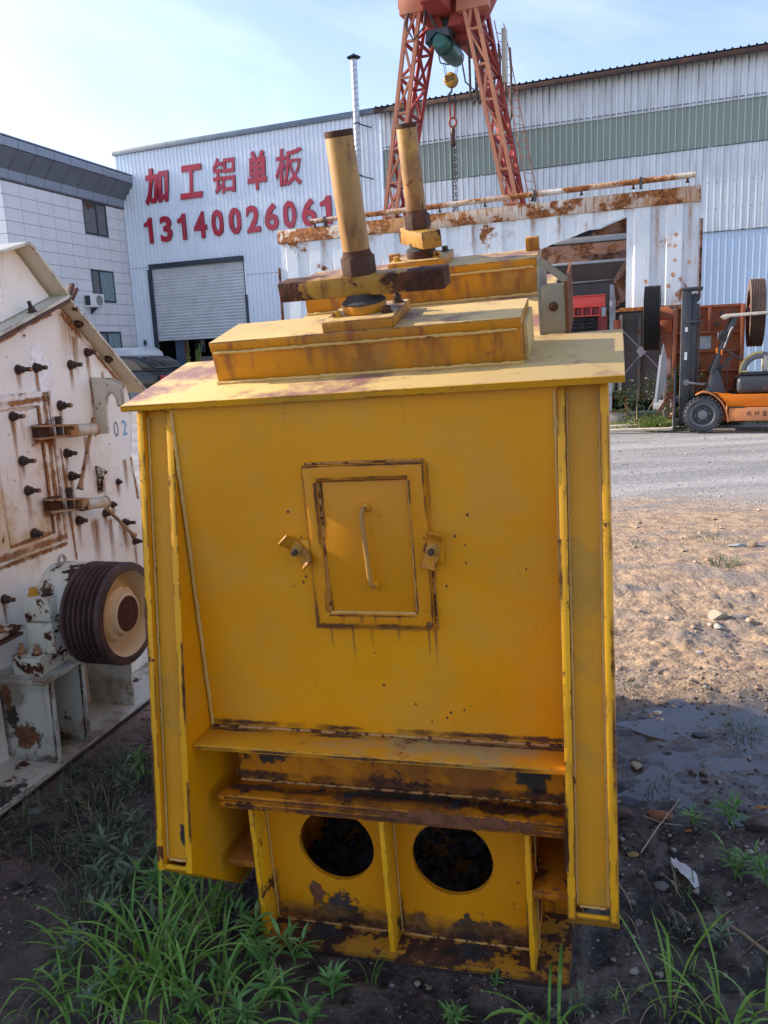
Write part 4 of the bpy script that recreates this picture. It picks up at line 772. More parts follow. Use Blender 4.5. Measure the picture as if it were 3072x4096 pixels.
K_('roof', 'frame', lambda m: m.ribsheet(JX-.1, 8, FY-.46, FY+16, 8.86, .19, .035, .035, out=1, fn=lambda a, b, c: (a, c, b)), smooth=False)
for xx in [JX+.3+i*.172+R.uniform(0, .02) for i in range(60)]:
    if xx > 1.4: break
    L = R.uniform(.15, .7)*(1.3 if R.random() < .3 else .7)
    decal('drip_stain', hall2, (xx-.02, FY-.0605, 8.80-L), (.045, 0, 0), (0, 0, L), 'st_dark')
for row, zz_ in ((0, 5.72), (1, 5.05)):
    for k in range(14): K_('screw', 'frame', lambda m: m.cyl((-.55+k*.22, FY-.05, zz_), (-.55+k*.22, FY-.062, zz_), .012, n=6))
for z_, x_ in ((6.63, JX), (4.45, JX), (7.79, JX)): seam_stain(hall2, (x_, FY-.0685, z_), (8, FY-.0685, z_), (0, 0, .05), 'se_dark')
for x0_, x1_, z_ in ((-19.9, -18.95, 4.95), (-14.9, JX-.06, 4.40)): H_('sheet_overlap', 'corn_l', lambda m: m.box(x0_, x1_, FY-.028, FY-.0235, z_-.012, z_+.012))
# sign
sg = thing('wall_sign', 'red raised Chinese characters above a long phone number on the pale blue hall', 'sign', FF, (-15.2, FY-.05, 5.7))
def one(w_, h_, d_):
    m = MB(); m.prism([(.52, 0), (1, 0), (1, 1), (.62, 1), (.40, .86), (0, .80), (0, .66), (.52, .68)], lambda a, b, c: (a*w_, b*h_, c*d_), (0, 1)); bmesh.ops.recalc_face_normals(m.b, faces=m.b.faces); me = bpy.data.meshes.new('digit'); m.b.to_mesh(me); m.b.free(); return me
def char(s_, x0_, z0_, x1_, z1_, nm, bold=.02, shear=0.0):
    me = one(x1_-x0_, z1_-z0_, .05) if s_ == '1' else textmesh(s_, h=z1_-z0_, w=x1_-x0_, depth=.05, bold=bold, shear=shear)
    n_ = len(me.vertices); P3 = np.empty(n_*3); me.vertices.foreach_get('co', P3); P3 = P3.reshape(-1, 3)
    me.vertices.foreach_set('co', np.stack([P3[:, 0]+x0_+15.2, -P3[:, 2]-.005, P3[:, 1]+z0_-5.7], -1).ravel())
    me.materials.append(M['red']); me.materials.append(M['redside']); me.update()
    for pl in me.polygons:
        if abs(pl.normal.y) < .5: pl.material_index = 1
    link(nm, me, sg)
for s_, a, b, c, d in (('加', -18.724, 7.015, -17.654, 8.206), ('工', -17.232, 7.06, -16.313, 8.135), ('铝', -15.881, 7.085, -14.989, 8.219), ('单', -14.558, 7.059, -13.816, 8.277), ('板', -13.505, 7.051, -12.492, 8.205)):
    char(s_, a, b, c, d, 'character', .034 if s_ in '工加单' else .014, .12)
for s_, a, b in (('1', -18.855, -18.514), ('3', -18.203, -17.715), ('1', -17.451, -17.108), ('4', -16.806, -16.294), ('0', -16.084, -15.607), ('0', -15.386, -14.914), ('2', -14.71, -14.197), ('6', -14.014, -13.492), ('0', -13.314, -12.831), ('6', -12.626, -12.098), ('1', -11.95, -11.56)):
    char(s_, a, 5.735, b, 6.60, 'digit', .035)
# flue
fl = thing('flue_pipe', 'tall zinc flue pipe with a conical cap fixed to the hall wall', 'chimney', FF, (-10.40, 24.6, 0))
def flue(m):
    pr = [(0, .095)]
    for k in range(64): z_ = .2+k*.16; pr += [(z_, .097), (z_+.012, .103), (z_+.024, .097)]
    m.lathe((-10.43, 24.6, 0), (.004, 0, 1), pr+[(10.26, .097)], 20)
H_('pipe', 'duct', flue, parent=fl); H_('cap', 'frame', lambda m: m.lathe((-10.39, 24.6, 10.36), (0, 0, 1), [(-.01, .20), (0, .215), (.10, .03), (.13, .001)], 20).cyl((-10.39, 24.6, 10.2), (-10.39, 24.6, 10.4), .02), parent=fl)
for z_ in (8.48, 6.98): H_('pipe_clamp', 'frame', lambda m: m.lathe((-10.43+.004*z_, 24.6, z_), (0, 0, 1), [(0, .10), (0, .118), (.035, .118), (.035, .10)], 20).bar((-10.33, 24.6, z_+.01), (-10.05, 24.94, z_-.06), .03, .03), parent=fl)

# ================================================================== TILED OFFICE BLOCK (left)
LY = -17.046; cw = FF @ Vector((-19.75, FY, 0)); FL = Matrix.Translation((cw.x, cw.y, 0)) @ Matrix.Rotation(rad(LY), 4, 'Z')
off = thing('office_block', 'light grey tiled office block with dark windows and a flared grey roof cornice', 'building', FL, (0, -3, 0))
O_ = lambda name, mat, fn, parent=off, **k: H_(name, mat, fn, parent=parent, **k)
O_('wall', 'joint', lambda m: m.box(-.30, -.012, -6.03, -.02, -.5, 7.0)); O_('end_wall', 'joint', lambda m: m.box(-9, -.31, -6.02, -.2, -.5, 7.0))
WIN = [(-2.36, -1.07, 5.925, 7.0), (-2.30, -1.02, 3.73, 4.806), (-2.20, -.96, 1.65, 2.74)]
tilemesh = {}
cols = [-6.02, -5.30, -4.58, -3.855, -3.11, -2.35, -1.70, -1.05, -.40, 0.0]; rows = [6.985-.366*k for k in range(21)]
def hit(y0_, y1_, z0_, z1_): return [w_ for w_ in WIN if y0_ < w_[1]-.02 and y1_ > w_[0]+.02 and z0_ < w_[3]-.02 and z1_ > w_[2]+.02]
for r_ in range(len(rows)-1):
    for c_ in range(len(cols)-1):
        y0_, y1_, z0_, z1_ = cols[c_], cols[c_+1]-.001, rows[r_+1], rows[r_]
        hs = hit(y0_, y1_, z0_, z1_); segs = [(y0_, y1_, z0_, z1_)]
        for w_ in hs:
            ns = []
            for (a, b, c, d) in segs:
                if a < w_[0]-.03: ns.append((a, w_[0], c, d))
                if b > w_[1]+.03: ns.append((w_[1], b, c, d))
                a2, b2 = max(a, w_[0]), min(b, w_[1])
                if b2-a2 > .03:
                    if c < w_[2]-.03: ns.append((a2, b2, c, w_[2]))
                    if d > w_[3]+.03: ns.append((a2, b2, w_[3], d))
            segs = ns
        for (a, b, c, d) in segs:
            O_('tile', 'tile', lambda m: m.box(-.010, .004+R.uniform(0, .003), a+.007, b-.007, c+.007, d-.007))
ft_ = [-.0, .72, 1.44, 2.16]
for r_ in range(len(rows)-1):
    for c_ in range(3): O_('tile', 'tile_light', lambda m: m.box(-.30-ft_[c_+1]+.007, -.30-ft_[c_]-.007, -6.045, -6.031, rows[r_+1]+.007, rows[r_]-.007))
    O_('tile', 'tile_light', lambda m: m.box(-.295, .003, -6.045, -6.031, rows[r_+1]+.007, rows[r_]-.007))
for k, (y0_, y1_, z0_, z1_) in enumerate(WIN):
    wf = O_('window', 'frame', lambda m: ring_x(m, y0_+.005, y1_-.005, z0_+.005, z1_-.005, y0_+.06, y1_-.06, z0_+.06, z1_-.06, -.04, .012), bev=.004)
    mid = y0_+(y1_-y0_)*(.56 if k == 0 else .36)
    O_('mullion', 'frame', lambda m: m.box(-.035, .008, mid-.035, mid+.035, z0_+.06, z1_-.06), parent=wf)
    O_('pane', 'glass', lambda m: m.box(-.030, -.024, y0_+.06, mid-.036, z0_+.06, z1_-.06), parent=wf)
    if k: O_('curtain', 'curtain', lambda m: m._f([(-.012+.008*math.sin(i*1.3), mid+.04+(y1_-mid-.11)*i/40, z) for i in range(41) for z in (z0_+.065, z1_-.065)], [(2*i, 2*i+2, 2*i+3, 2*i+1) for i in range(40)]), parent=wf)
    else:
        O_('pane', 'glass', lambda m: m.box(-.030, -.024, mid+.036, y1_-.06, z0_+.06, z1_-.06), parent=wf)
        O_('blind', 'cars', lambda m: m.box(-.022, -.018, y0_+.07, mid-.05, z0_+.28, z1_-.2), parent=wf); O_('curtain', 'curtain', lambda m: m.box(-.017, -.013, y0_+.07, mid-.045, z0_+.07, z0_+.27), parent=wf)
        O_('torn_blind', 'brown', lambda m: m.prism([(y0_+.08, z1_-.07), (mid-.06, z1_-.07), (mid-.1, z1_-.3), (mid-.2, z1_-.15), (y0_+.3, z1_-.32), (y0_+.15, z1_-.14)], yz, (-.016, -.012)), parent=wf)
O_('cornice_core', 'joint', lambda m: m.prism([(-.29, 7.01), (.03, 7.01), (.09, 7.30), (.50, 7.78), (.54, 8.02), (.5, 8.06), (-.29, 8.06)], lambda a, b, c: (a, c, b), (-6.4, -.02)))
cy = [-6.5, -5.80, -5.05, -4.25, -3.47, -2.68, -1.85, -1.02, -.02]
for a, b in zip(cy[:-1], cy[1:]):
    O_('cornice_panel', 'cornice', lambda m: m.prism([(.105, 7.31), (.515, 7.79), (.527, 7.775), (.12, 7.30)], lambda q, w__, c: (q, c, w__), (a+.012, b-.012)))
    O_('cornice_band', 'corn_l', lambda m: m.prism([(.05, 7.06), (.095, 7.30), (.115, 7.295), (.07, 7.05)], lambda q, w__, c: (q, c, w__), (a+.012, b-.012)))
    O_('cornice_cap', 'corn_l', lambda m: m.prism([(.535, 7.80), (.555, 8.03), (.575, 8.03), (.555, 7.80)], lambda q, w__, c: (q, c, w__), (a+.012, b-.012)))
O_('roof', 'corn_l', lambda m: m.box(-9, .57, -6.5, -.02, 8.065, 8.10))
ac = thing('air_conditioner', 'white air conditioner unit hanging on the tiled wall beside the curtained window', 'air conditioner', FL, (.15, -2.5, 3.5))
O_('casing', 'acw', lambda m: m.box(.03, .30, -2.87, -2.15, 3.53, 3.96), parent=ac, bev=.015); O_('fan_grill', 'grill', lambda m: m.lathe((.3005, -2.42, 3.745), (1, 0, 0), [(0, .17), (.012, .17), (.012, .15), (.004, .14), (.004, .05), (.014, .04), (.014, .0001)], 28), parent=ac)
O_('side_vent', 'frame', lambda m: m.box(.06, .27, -2.876, -2.871, 3.58, 3.9), parent=ac); O_('wall_bracket', 'frame', lambda m: m.prism([(.005, 3.3), (.005, 3.52), (.28, 3.52)], lambda q, w__, c: (q, c, w__), (-2.55, -2.5)), parent=ac)

# ================================================================== GANTRY CRANE
cr = thing('gantry_crane', 'orange lattice legged gantry crane rising behind the white bin', 'crane', FF, (-6.1, 20.5, 0))
def leg(fo, fi, dz0, dz1, oset):
    """fo, fi: (x at z=0, x at z=9.5) of the two front chords; dz: depth at foot and head"""
    lg = H_('leg', 'crane', lambda m: m.box(min(fo[0], fi[0])-.15, max(fo[0], fi[0])+.15, 19.9, 20.1+dz0+.1, -.05, .12), parent=cr, bev=.01)
    Q = lambda i, z: Vector(((fo, fi, fi, fo)[i][0]+((fo, fi, fi, fo)[i][1]-(fo, fi, fi, fo)[i][0])*z/9.5, 20+((0, 0, 1, 1)[i])*(dz0+(dz1-dz0)*z/9.5), z))
    for i in range(4): H_('chord', 'crane' if i < 2 else 'crane_red', lambda m: m.bar(Q(i, .1), Q(i, 9.75), .085, .085), parent=lg)
    N = 12
    for k in range(N):
        z0, z1 = .3+k*.78, .3+(k+1)*.78
        for a, b in ((0, 1), (1, 2), (2, 3), (3, 0)):
            mt = 'crane' if (a, b) == (0, 1) else 'crane_red'
            if z1 < 3.9: 
                continue
            H_('lacing', mt, lambda m: m.bar(Q(a, z1), Q(b, z1), .075, .05), parent=lg)
            p_, q_ = (Q(a, z0), Q(b, z1)) if k % 2 else (Q(b, z0), Q(a, z1)); H_('lacing', mt, lambda m: m.bar(p_, q_, .07, .05), parent=lg)
    return lg
leg((-8.69, -7.02), (-8.40, -6.71), .15, 1.23, 0); L2 = leg((-3.70, -5.66), (-3.43, -5.39), .25, 1.3, 0)
H_('cross_beam', 'crane_red', lambda m: m.box(-7.25, -4.95, 20.0, 20.5, 9.62, 10.25), parent=cr, bev=.02)
H_('cross_beam', 'crane_red', lambda m: m.prism([(-7.0, 9.6), (-5.4, 9.6), (-5.75, 8.95), (-6.45, 8.95)], lambda a, b, c: (a, c, b), (20.75, 21.2)), parent=cr, bev=.02)
H_('girder', 'crane_red', lambda m: m.box(-6.45, -5.95, 19.2, 23.4, 9.35, 10.1), parent=cr, bev=.02)
H_('girder_plate', 'crane_red', lambda m: m.prism([(-7.1, 9.9), (-6.45, 9.9), (-6.2, 9.05), (-6.45, 9.05), (-6.95, 9.5)], lambda a, b, c: (a, c, b), (20.2, 21.0)), parent=cr, bev=.01)
H_('girder_plate', 'crane_red', lambda m: m.prism([(-5.0, 9.9), (-5.9, 9.9), (-6.1, 9.1), (-5.8, 9.1), (-5.3, 9.4)], lambda a, b, c: (a, c, b), (20.2, 21.0)), parent=cr, bev=.01)
H_('leg_cap', 'crane', lambda m: m.box(-7.2, -6.6, 19.93, 20.2, 9.45, 9.9), parent=cr, bev=.01); H_('leg_cap', 'crane', lambda m: m.box(-5.8, -5.05, 19.93, 20.2, 9.3, 9.9), parent=cr, bev=.01)
LA, LB = (Vector((-3.28, 20.35, .1)), Vector((-5.22, 21.2, 9.4))), (Vector((-3.12, 20.65, .1)), Vector((-5.06, 21.5, 9.4)))
for a, b in (LA, LB): H_('ladder_rail', 'crane', lambda m: m.bar(a, b, .018, .018), parent=cr)
for k in range(30): t = .36+k*.021; H_('rung', 'crane', lambda m: m.bar(LA[0].lerp(LA[1], t), LB[0].lerp(LB[1], t), .014, .014), parent=cr)
H_('control_box', 'creamc', lambda m: m.box(-4.98, -4.88, 20.9, 21.1, 7.9, 9.1), parent=cr, bev=.01)
rr_ = random.Random(5)
for k in range(7):   # festoon cable hanging from the girder
    x_ = -5.75+k*.09; y_ = 20.9+k*.22; zb_ = 7.35+rr_.uniform(-.15, .35)
    H_('cable', 'cable', lambda m: m.tube([(x_, y_, 9.1), (x_-.03, y_, 8.6), (x_-.02, y_, zb_+.2), (x_+.05, y_+.05, zb_), (x_+.12, y_+.1, zb_+.25), (x_+.13, y_+.1, 8.7), (x_+.10, y_+.1, 9.1)], .032, 6), parent=cr)
H_('cable', 'black', lambda m: m.tube([(-6.9, 20, 9.7), (-7.05, 19.9, 9.2), (-6.85, 19.9, 8.85), (-6.6, 19.95, 9.1), (-6.55, 20, 9.7)], .028, 6), parent=cr)
H_('cable', 'black', lambda m: m.tube([(-6.55, 20, 9.55), (-6.3, 20.1, 9.0), (-6.15, 20.2, 8.85)], .03, 6), parent=cr)
H_('cable', 'black', lambda m: m.tube([(-5.85, 20.4, 8.5), (-5.75, 20.4, 7.9), (-5.55, 20.45, 7.7), (-5.35, 20.5, 7.95)], .02, 6), parent=cr)
H_('cable', 'black', lambda m: m.tube([(-6.35, 20.2, 8.6), (-6.3, 20.2, 8.35), (-6.1, 20.2, 8.28), (-5.95, 20.3, 8.5)], .018, 6), parent=cr)
hs = thing('electric_hoist', 'green electric hoist hanging under the crane girder', 'hoist', FF, (-6.25, 20.7, 8.8))
H_('motor', 'hoist', lambda m: m.lathe((-6.25, 20.0, 8.78), (0, 1, 0), [(0, .001), (0, .15), (.05, .20), (.30, .21), (.34, .19), (.36, .21)], 24), parent=hs); H_('drum', 'hoist', lambda m: m.lathe((-6.25, 20.37, 8.78), (0, 1, 0), [(0, .001), (0, .24), (.75, .24), (.80, .21), (1.05, .20), (1.10, .14), (1.10, .001)], 24), parent=hs)
H_('hood', 'frame', lambda m: m.prism([(-.30, 9.02), (.22, 9.02), (.26, 8.82), (-.05, 8.95), (-.34, 8.75)], lambda a, b, c: (-6.25+a, c, b), (19.96, 20.3)), parent=hs)
H_('trolley', 'black', lambda m: m.box(-6.42, -6.05, 20.3, 21.1, 9.02, 9.34), parent=hs, bev=.02)
for x_ in (-.17, -.13, .13, .17): H_('wire_rope', 'corn_l', lambda m: m.cyl((-6.28+x_*1.15, 21.0, 8.6), (-6.28+x_*.8, 21.0, 8.2), .009, n=6), parent=hs)
hk = H_('hook_block', 'blocky', lambda m: m.lathe((-6.28, 20.88, 8.17), (0, 1, 0), [(0, .001), (0, .13), (.02, .165), (.20, .165), (.22, .13), (.22, .001)], 28), parent=hs)
for dz in (-.05, .0, .05): H_('block_mark', 'ink', lambda m: m.bar((-6.40, 20.872, 8.18+dz), (-6.17, 20.872, 8.21+dz), .012, .018), parent=hk)
H_('hook', 'black', lambda m: m.tube([(-6.28, 21, 8.0), (-6.28, 21, 7.92), (-6.36, 21, 7.84), (-6.35, 21, 7.72), (-6.27, 21, 7.68), (-6.20, 21, 7.74), (-6.19, 21, 7.80)], [.03, .03, .035, .04, .04, .03, .015], 8), parent=hs)
cs = thing('chain_sling', 'long hanging chain sling on the crane hook', 'chain', FF, (-6.27, 21, 7.6))
H_('shackle', 'crane_red', lambda m: m.tube([(-6.33, 21, 7.3), (-6.34, 21, 7.6), (-6.27, 21, 7.7), (-6.21, 21, 7.6), (-6.22, 21, 7.3)], .022, 6).tube([(-6.27+.09*math.sin(t), 21, 7.2+.11*math.cos(t)) for t in [k*math.pi/8 for k in range(17)]], .028, 6), parent=cs)
H_('swivel', 'flange', lambda m: m.lathe((-6.27, 21, 6.62), (0, 0, 1), [(0, .01), (.05, .07), (.2, .05), (.4, .06), (.5, .02)], 10), parent=cs)
def links(m):
    for s_ in (-.035, .035):
        for k in range(46):
            z_ = 6.6-k*.085; 
            a = (0 if k % 2 else math.pi/2)+s_*9; dx, dy = math.cos(a)*.024, math.sin(a)*.024
            m.tube([(-6.27+s_+dx*math.sin(t)+.0025*(6.6-z_), 21+dy*math.sin(t), z_+.055*math.cos(t)) for t in [j*math.pi/4 for j in range(9)]], .0105, 4)
H_('chain', 'chain', links, parent=cs, kind='stuff')

# ================================================================== WHITE CORRUGATED BIN
bn = thing('corrugated_bin', 'raised white corrugated steel bin with rusty top rail and a slanted opening', 'bin', FF, (-4.6, 17.5, 0))
B_ = lambda name, mat, fn, parent=bn, **k: H_(name, mat, fn, parent=parent, **k)
low = lambda x: 3.515+(x+3.21)*.285
B_('side_sheet', 'bin', lambda m: m.ribsheet(-8.92, -3.21, 2.3, 4.09, 16.5, .566, .26, .05, .035), smooth=False)
B_('side_sheet', 'bin', lambda m: m.ribsheet(-3.21, -1.61, 0, 4.09, 16.5, .566, .26, .05, .035, fn=lambda a, b, c: (a, b, low(a) if c == 0 else c)), smooth=False)
B_('side_sheet', 'bin', lambda m: m.ribsheet(-1.61, -.345, 2.3, 4.09, 16.5, .566, .26, .05, .035), smooth=False)
B_('end_sheet', 'bin', lambda m: m.box(-.352, -.34, 16.52, 18.6, 2.3, 4.2)); B_('end_sheet', 'bin', lambda m: m.box(-8.93, -8.92, 16.52, 18.6, 2.3, 4.2)); B_('back_sheet', 'bin', lambda m: m.box(-8.9, -.36, 18.6, 18.62, 2.3, 4.2))
B_('top_rail', 'bin_rust', lambda m: m.box(-8.95, -.33, 16.42, 16.52, 4.095, 4.37), bev=.008); B_('bottom_rail', 'bin_rust', lambda m: m.prism([(-1.82, 2.24), (-.42, 2.24), (-.34, 2.31), (-1.70, 2.31)], lambda a, b, c: (a, c, b), (16.42, 16.55)), bev=.004)
B_('bottom_rail', 'bin_rust', lambda m: m.box(-8.95, -3.21, 16.42, 16.55, 2.24, 2.31), bev=.004)
B_('end_flange', 'hopper_r', lambda m: m.box(-.332, -.28, 16.44, 16.50, 2.42, 3.80), bev=.004); B_('end_flange', 'hopper_r', lambda m: m.box(-9.0, -8.955, 16.44, 16.5, 2.0, 3.6), bev=.004)
for x_, h_ in ((-1.12, 1.6), (-2.9, .5), (-4.6, .7), (-.55, 1.2), (-6.9, .8), (-3.4, .35), (-7.9, .5)): decal('rust_run', bn, (x_, 16.448, 4.09-h_), (.10, 0, 0), (0, 0, h_), 'st_rust')
for x_, z_ in ((-.8, 3.3), (-.8, 3.05), (-.82, 2.8), (-.78, 3.5), (-.9, 2.6), (-.55, 3.0), (-.75, 2.45), (-1.3, 2.7)): decal('rust_patch', bn, (x_, 16.4485 if True else 0, z_), (.10, 0, 0), (0, 0, .12), 'bl_orange')
pp = B_('pipe', 'bin_rust', lambda m: m.cyl((-8.1, 16.38, 4.475), (-.43, 16.38, 4.545), .052, n=16))
for k in range(9):
    x_ = -8.0+k*.93; z_ = 4.475+(x_+8.1)*.0091; B_('nozzle', 'rust', lambda m: m.cyl((x_, 16.38, z_-.05), (x_, 16.38, z_-.11), .018, n=8).cyl((x_, 16.38, z_-.10), (x_, 16.38, z_-.12), .035, n=8), parent=pp)
for x_ in (-7.75, -3.3, -1.36): z_ = 4.475+(x_+8.1)*.0091; B_('pipe_clamp', 'black', lambda m: m.box(x_-.02, x_+.02, 16.32, 16.44, z_-.13, z_+.065), parent=pp)
B_('sheet_stub', 'wall_r', lambda m: m.prism([(-1.76, 4.585), (-1.66, 4.60), (-1.71, 4.68)], lambda a, b, c: (a, c, b), (16.4, 16.41))) if False else None
hp = thing('steel_hopper', 'dark grey and rusty steel chute hopper inside the bin opening', 'hopper', FF, (-2.5, 17.2, 0))
B_('cross_beam', 'hopper_l', lambda m: m.box(-3.0, -1.62, 16.75, 16.85, 3.60, 3.70), parent=hp, bev=.005)
B_('upper_panel', 'hopper_r', lambda m: m.prism([(-2.45, 3.70), (-1.625, 3.70), (-1.625, 4.0), (-2.0, 3.88)], lambda a, b, c: (a, c, b), (16.85, 16.87)), parent=hp)
B_('chute_panel', 'hopper_r', lambda m: m._f([(-3.3, 16.80, 3.24), (-1.63, 16.80, 3.24), (-1.63, 17.05, 3.60), (-3.3, 17.05, 3.60)], [(0, 1, 2, 3)]), parent=hp)
B_('chute_rim', 'hopper_l', lambda m: m.box(-3.3, -1.62, 16.72, 16.80, 3.195, 3.24), parent=hp, bev=.004)
B_('skirt', 'hopper', lambda m: m._f([(-3.3, 16.8, 3.19), (-1.66, 16.8, 3.19), (-1.84, 17.3, 2.86), (-3.1, 17.3, 2.86)], [(0, 1, 2, 3)])._f([(-3.1, 17.3, 2.85), (-1.84, 17.3, 2.85), (-1.9, 17.5, 2.3), (-3.1, 17.5, 2.3)], [(0, 1, 2, 3)]), parent=hp)
B_('skirt_rim', 'hopper_l', lambda m: m.bar((-3.1, 17.25, 2.88), (-1.86, 17.25, 2.92), .03, .05), parent=hp)
B_('side_wing', 'hopper_r', lambda m: m.prism([(-1.66, 3.18), (-1.615, 3.2), (-1.61, 2.48), (-1.80, 2.34), (-1.86, 2.85)], lambda a, b, c: (a, c, b), (16.66, 16.70)), parent=hp)
B_('post', 'hopper_l', lambda m: m.box(-1.95, -1.85, 16.9, 17.0, .3, 2.78), parent=hp, bev=.005); B_('inner_wall', 'dark', lambda m: m.box(-3.4, -1.2, 18.3, 18.35, .2, 4.0), parent=hp)
B_('fin_motor', 'jaw', lambda m: m.cyl((-1.80, 16.85, 1.93), (-1.80, 16.85, 2.10), .07, n=14), parent=hp)
vs = thing('vibrating_screen', 'bright red vibrating screen frame on three black coil springs', 'screen', FF, (-2.4, 17.0, 0))
B_('side_plate', 'scrred', lambda m: m.box(-2.95, -2.02, 16.72, 16.80, 2.37, 2.58), parent=vs, bev=.006); B_('top_flange', 'scrred', lambda m: m.box(-2.95, -2.01, 16.68, 16.84, 2.582, 2.60), parent=vs)
B_('spring_seat', 'scrdark', lambda m: m.box(-2.95, -2.11, 16.80, 16.86, 2.22, 2.368), parent=vs); B_('seat_flange', 'scrred', lambda m: m.box(-2.95, -2.10, 16.70, 16.88, 2.20, 2.218), parent=vs)
for k in range(6): B_('seat_rib', 'scrred', lambda m: m.box(-2.12-k*.166, -2.105-k*.166, 16.72, 16.799, 2.22, 2.368), parent=vs)
B_('red_panel', 'scrdark', lambda m: m.box(-2.17, -2.0, 16.9, 16.95, 1.6, 2.25), parent=vs); B_('side_block', 'hopper_l', lambda m: m.box(-2.09, -2.01, 16.74, 16.85, 2.18, 2.36), parent=vs, bev=.01)
for k in range(4): B_('spring', 'spring', lambda m: m.tube([(-2.28-k*.166+.055*math.cos(t), 16.80+.055*math.sin(t), 2.19-t*.0118) for t in [j*.35 for j in range(108)]], .016, 6), parent=vs)
gw = thing('grey_cabinet', 'dark grey steel cabinet under the bin with pale cross bracing', 'cabinet', FF, (-1, 17.3, 0))
B_('wall', 'hopper', lambda m: m.box(-1.78, -.38, 17.3, 18.4, .5, 2.23), parent=gw); B_('corner_post', 'hopper_l', lambda m: m.box(-1.80, -1.74, 17.22, 17.3, .3, 2.2), parent=gw); B_('corner_post', 'hopper', lambda m: m.box(-1.44, -1.38, 17.22, 17.3, .5, 2.2), parent=gw)
B_('brace', 'hopper_l', lambda m: m.bar((-1.78, 16.98, 1.98), (-.95, 16.98, 1.07), .012, .07, up=(0, 1, 0)).bar((-1.80, 16.96, .88), (-1.34, 16.96, 1.47), .012, .07, up=(0, 1, 0)) if False else m.bar((-1.78, 16.98, 1.98), (-.95, 16.98, 1.07), .07, .012), parent=gw); B_('brace', 'hopper_l', lambda m: m.bar((-1.80, 16.95, .88), (-1.32, 16.95, 1.47), .07, .012), parent=gw)
B_('gusset', 'hopper_l', lambda m: m.prism([(-1.44, 1.50), (-1.34, 1.58), (-1.24, 1.47), (-1.36, 1.36)], lambda a, b, c: (a, c, b), (16.90, 16.915)), parent=gw)
for x_ in (-8.85, -6.2, -3.35):
    for y_ in (16.6, 18.5): B_('leg', 'bin_rust', lambda m: m.box(x_-.05, x_+.05, y_-.05, y_+.05, .1, 2.24))
for t_ in (bn, hp, vs, gw):
    t_.scale = (1.1,)*3; b_ = FF @ Vector((OFF[t_.name].x*1.1, OFF[t_.name].y*1.1, -.18)); t_.location = b_
# scrap steel stack on a concrete block
sk = thing('steel_offcut_stack', 'stack of hollow dark steel offcuts on a pale block beside the yellow crusher', 'scrap', FF, (-1.84, 17.6, 0))
B_('block', 'conc', lambda m: m.box(-2.05, -1.67, 17.5, 17.9, -.02, .25), parent=sk, bev=.01); B_('channel', 'rust_orange', lambda m: ring_x(m, 17.5, 17.501, 0, 0, 0, 0, 0, 0, 0, 0) if False else (m.box(-2.05, -1.66, 17.47, 17.9, .252, .285), m.box(-2.05, -2.01, 17.47, 17.9, .286, .55), m.box(-1.70, -1.66, 17.5, 17.9, .286, .53), m.box(-2.05, -1.72, 17.47, 17.9, .531, .56)), parent=sk, bev=.004)
B_('channel_web', 'dark', lambda m: m.box(-2.0, -1.71, 17.85, 17.88, .29, .53), parent=sk); B_('offcut', 'basedark', lambda m: m.box(-1.95, -1.78, 17.5, 17.8, .562, .66), parent=sk, bev=.006); B_('post', 'hopper_l', lambda m: m.box(-2.04, -1.95, 17.44, 17.52, .26, .92), parent=sk)

# ================================================================== JAW CRUSHER
FK = Matrix.Translation((5.867, 14.634, 0)) @ frame(-20)
jc = thing('jaw_crusher', 'brown orange jaw crusher with two large grooved flywheels behind the forklift', 'crusher', FK, (.05, 2.6, 0))
J_ = lambda name, mat, fn, parent=jc, **k: H_(name, mat, fn, parent=parent, **k)
def flywheel(x0_, x1_, mt, face):
    pr = [(0, .46), (0, .62), (.005, .655)]; n_ = 9; st = (x1_-x0_-.02)/n_
    for k in range(n_): b0 = .01+k*st; pr += [(b0, .665), (b0+st*.3, .640), (b0+st*.7, .640), (b0+st*.95, .665)]
    pr += [(x1_-x0_, .655), (x1_-x0_, .46)]
    o = J_('flywheel', mt, lambda m: m.lathe((x0_, 2.35, 2.12), (1, 0, 0), pr, 72))
    J_('hub', face, lambda m: m.cyl((x0_+.02, 2.35, 2.12), (x1_-.02, 2.35, 2.12), .17, n=24), parent=o)
    for k in range(6): t = k*math.pi/3+.4; J_('spoke', face, lambda m: m.bar((x0_+.12, 2.35+.15*math.cos(t), 2.12+.15*math.sin(t)), (x0_+.12, 2.35+.61*math.cos(t), 2.12+.61*math.sin(t)), .12, .10, up=(1, 0, 0)), parent=o)
    J_('inner_rim', face, lambda m: m.lathe((x0_, 2.35, 2.12), (1, 0, 0), [(0.01, .61), (.08, .56), (.2, .56)], 48), parent=o)
flywheel(-1.17, -.86, 'flyd', 'jaw'); flywheel(.80, 1.07, 'flyw', 'jaw')
J_('shaft', 'flyw', lambda m: m.cyl((-.9, 2.35, 2.12), (.85, 2.35, 2.12), .10))
J_('front_panel', 'jaw', lambda m: m.box(-.52, .64, 2.02, 2.06, .15, 2.28)); J_('side_panel', 'jaw', lambda m: m.box(-.56, -.52, 2.02, 3.4, .1, 2.3)); J_('side_panel', 'jaw', lambda m: m.box(.645, .69, 2.02, 3.4, .1, 2.3)); J_('back_panel', 'jaw', lambda m: m.box(-.52, .64, 3.3, 3.35, .1, 2.2))
for z_, t_ in ((2.285, .05), (1.79, .045), (1.42, .045), (1.04, .045), (.62, .045)): J_('rib', 'jaw', lambda m: m.box(-.515, .64, 1.90, 2.019, z_-t_/2, z_+t_/2), bev=.004)
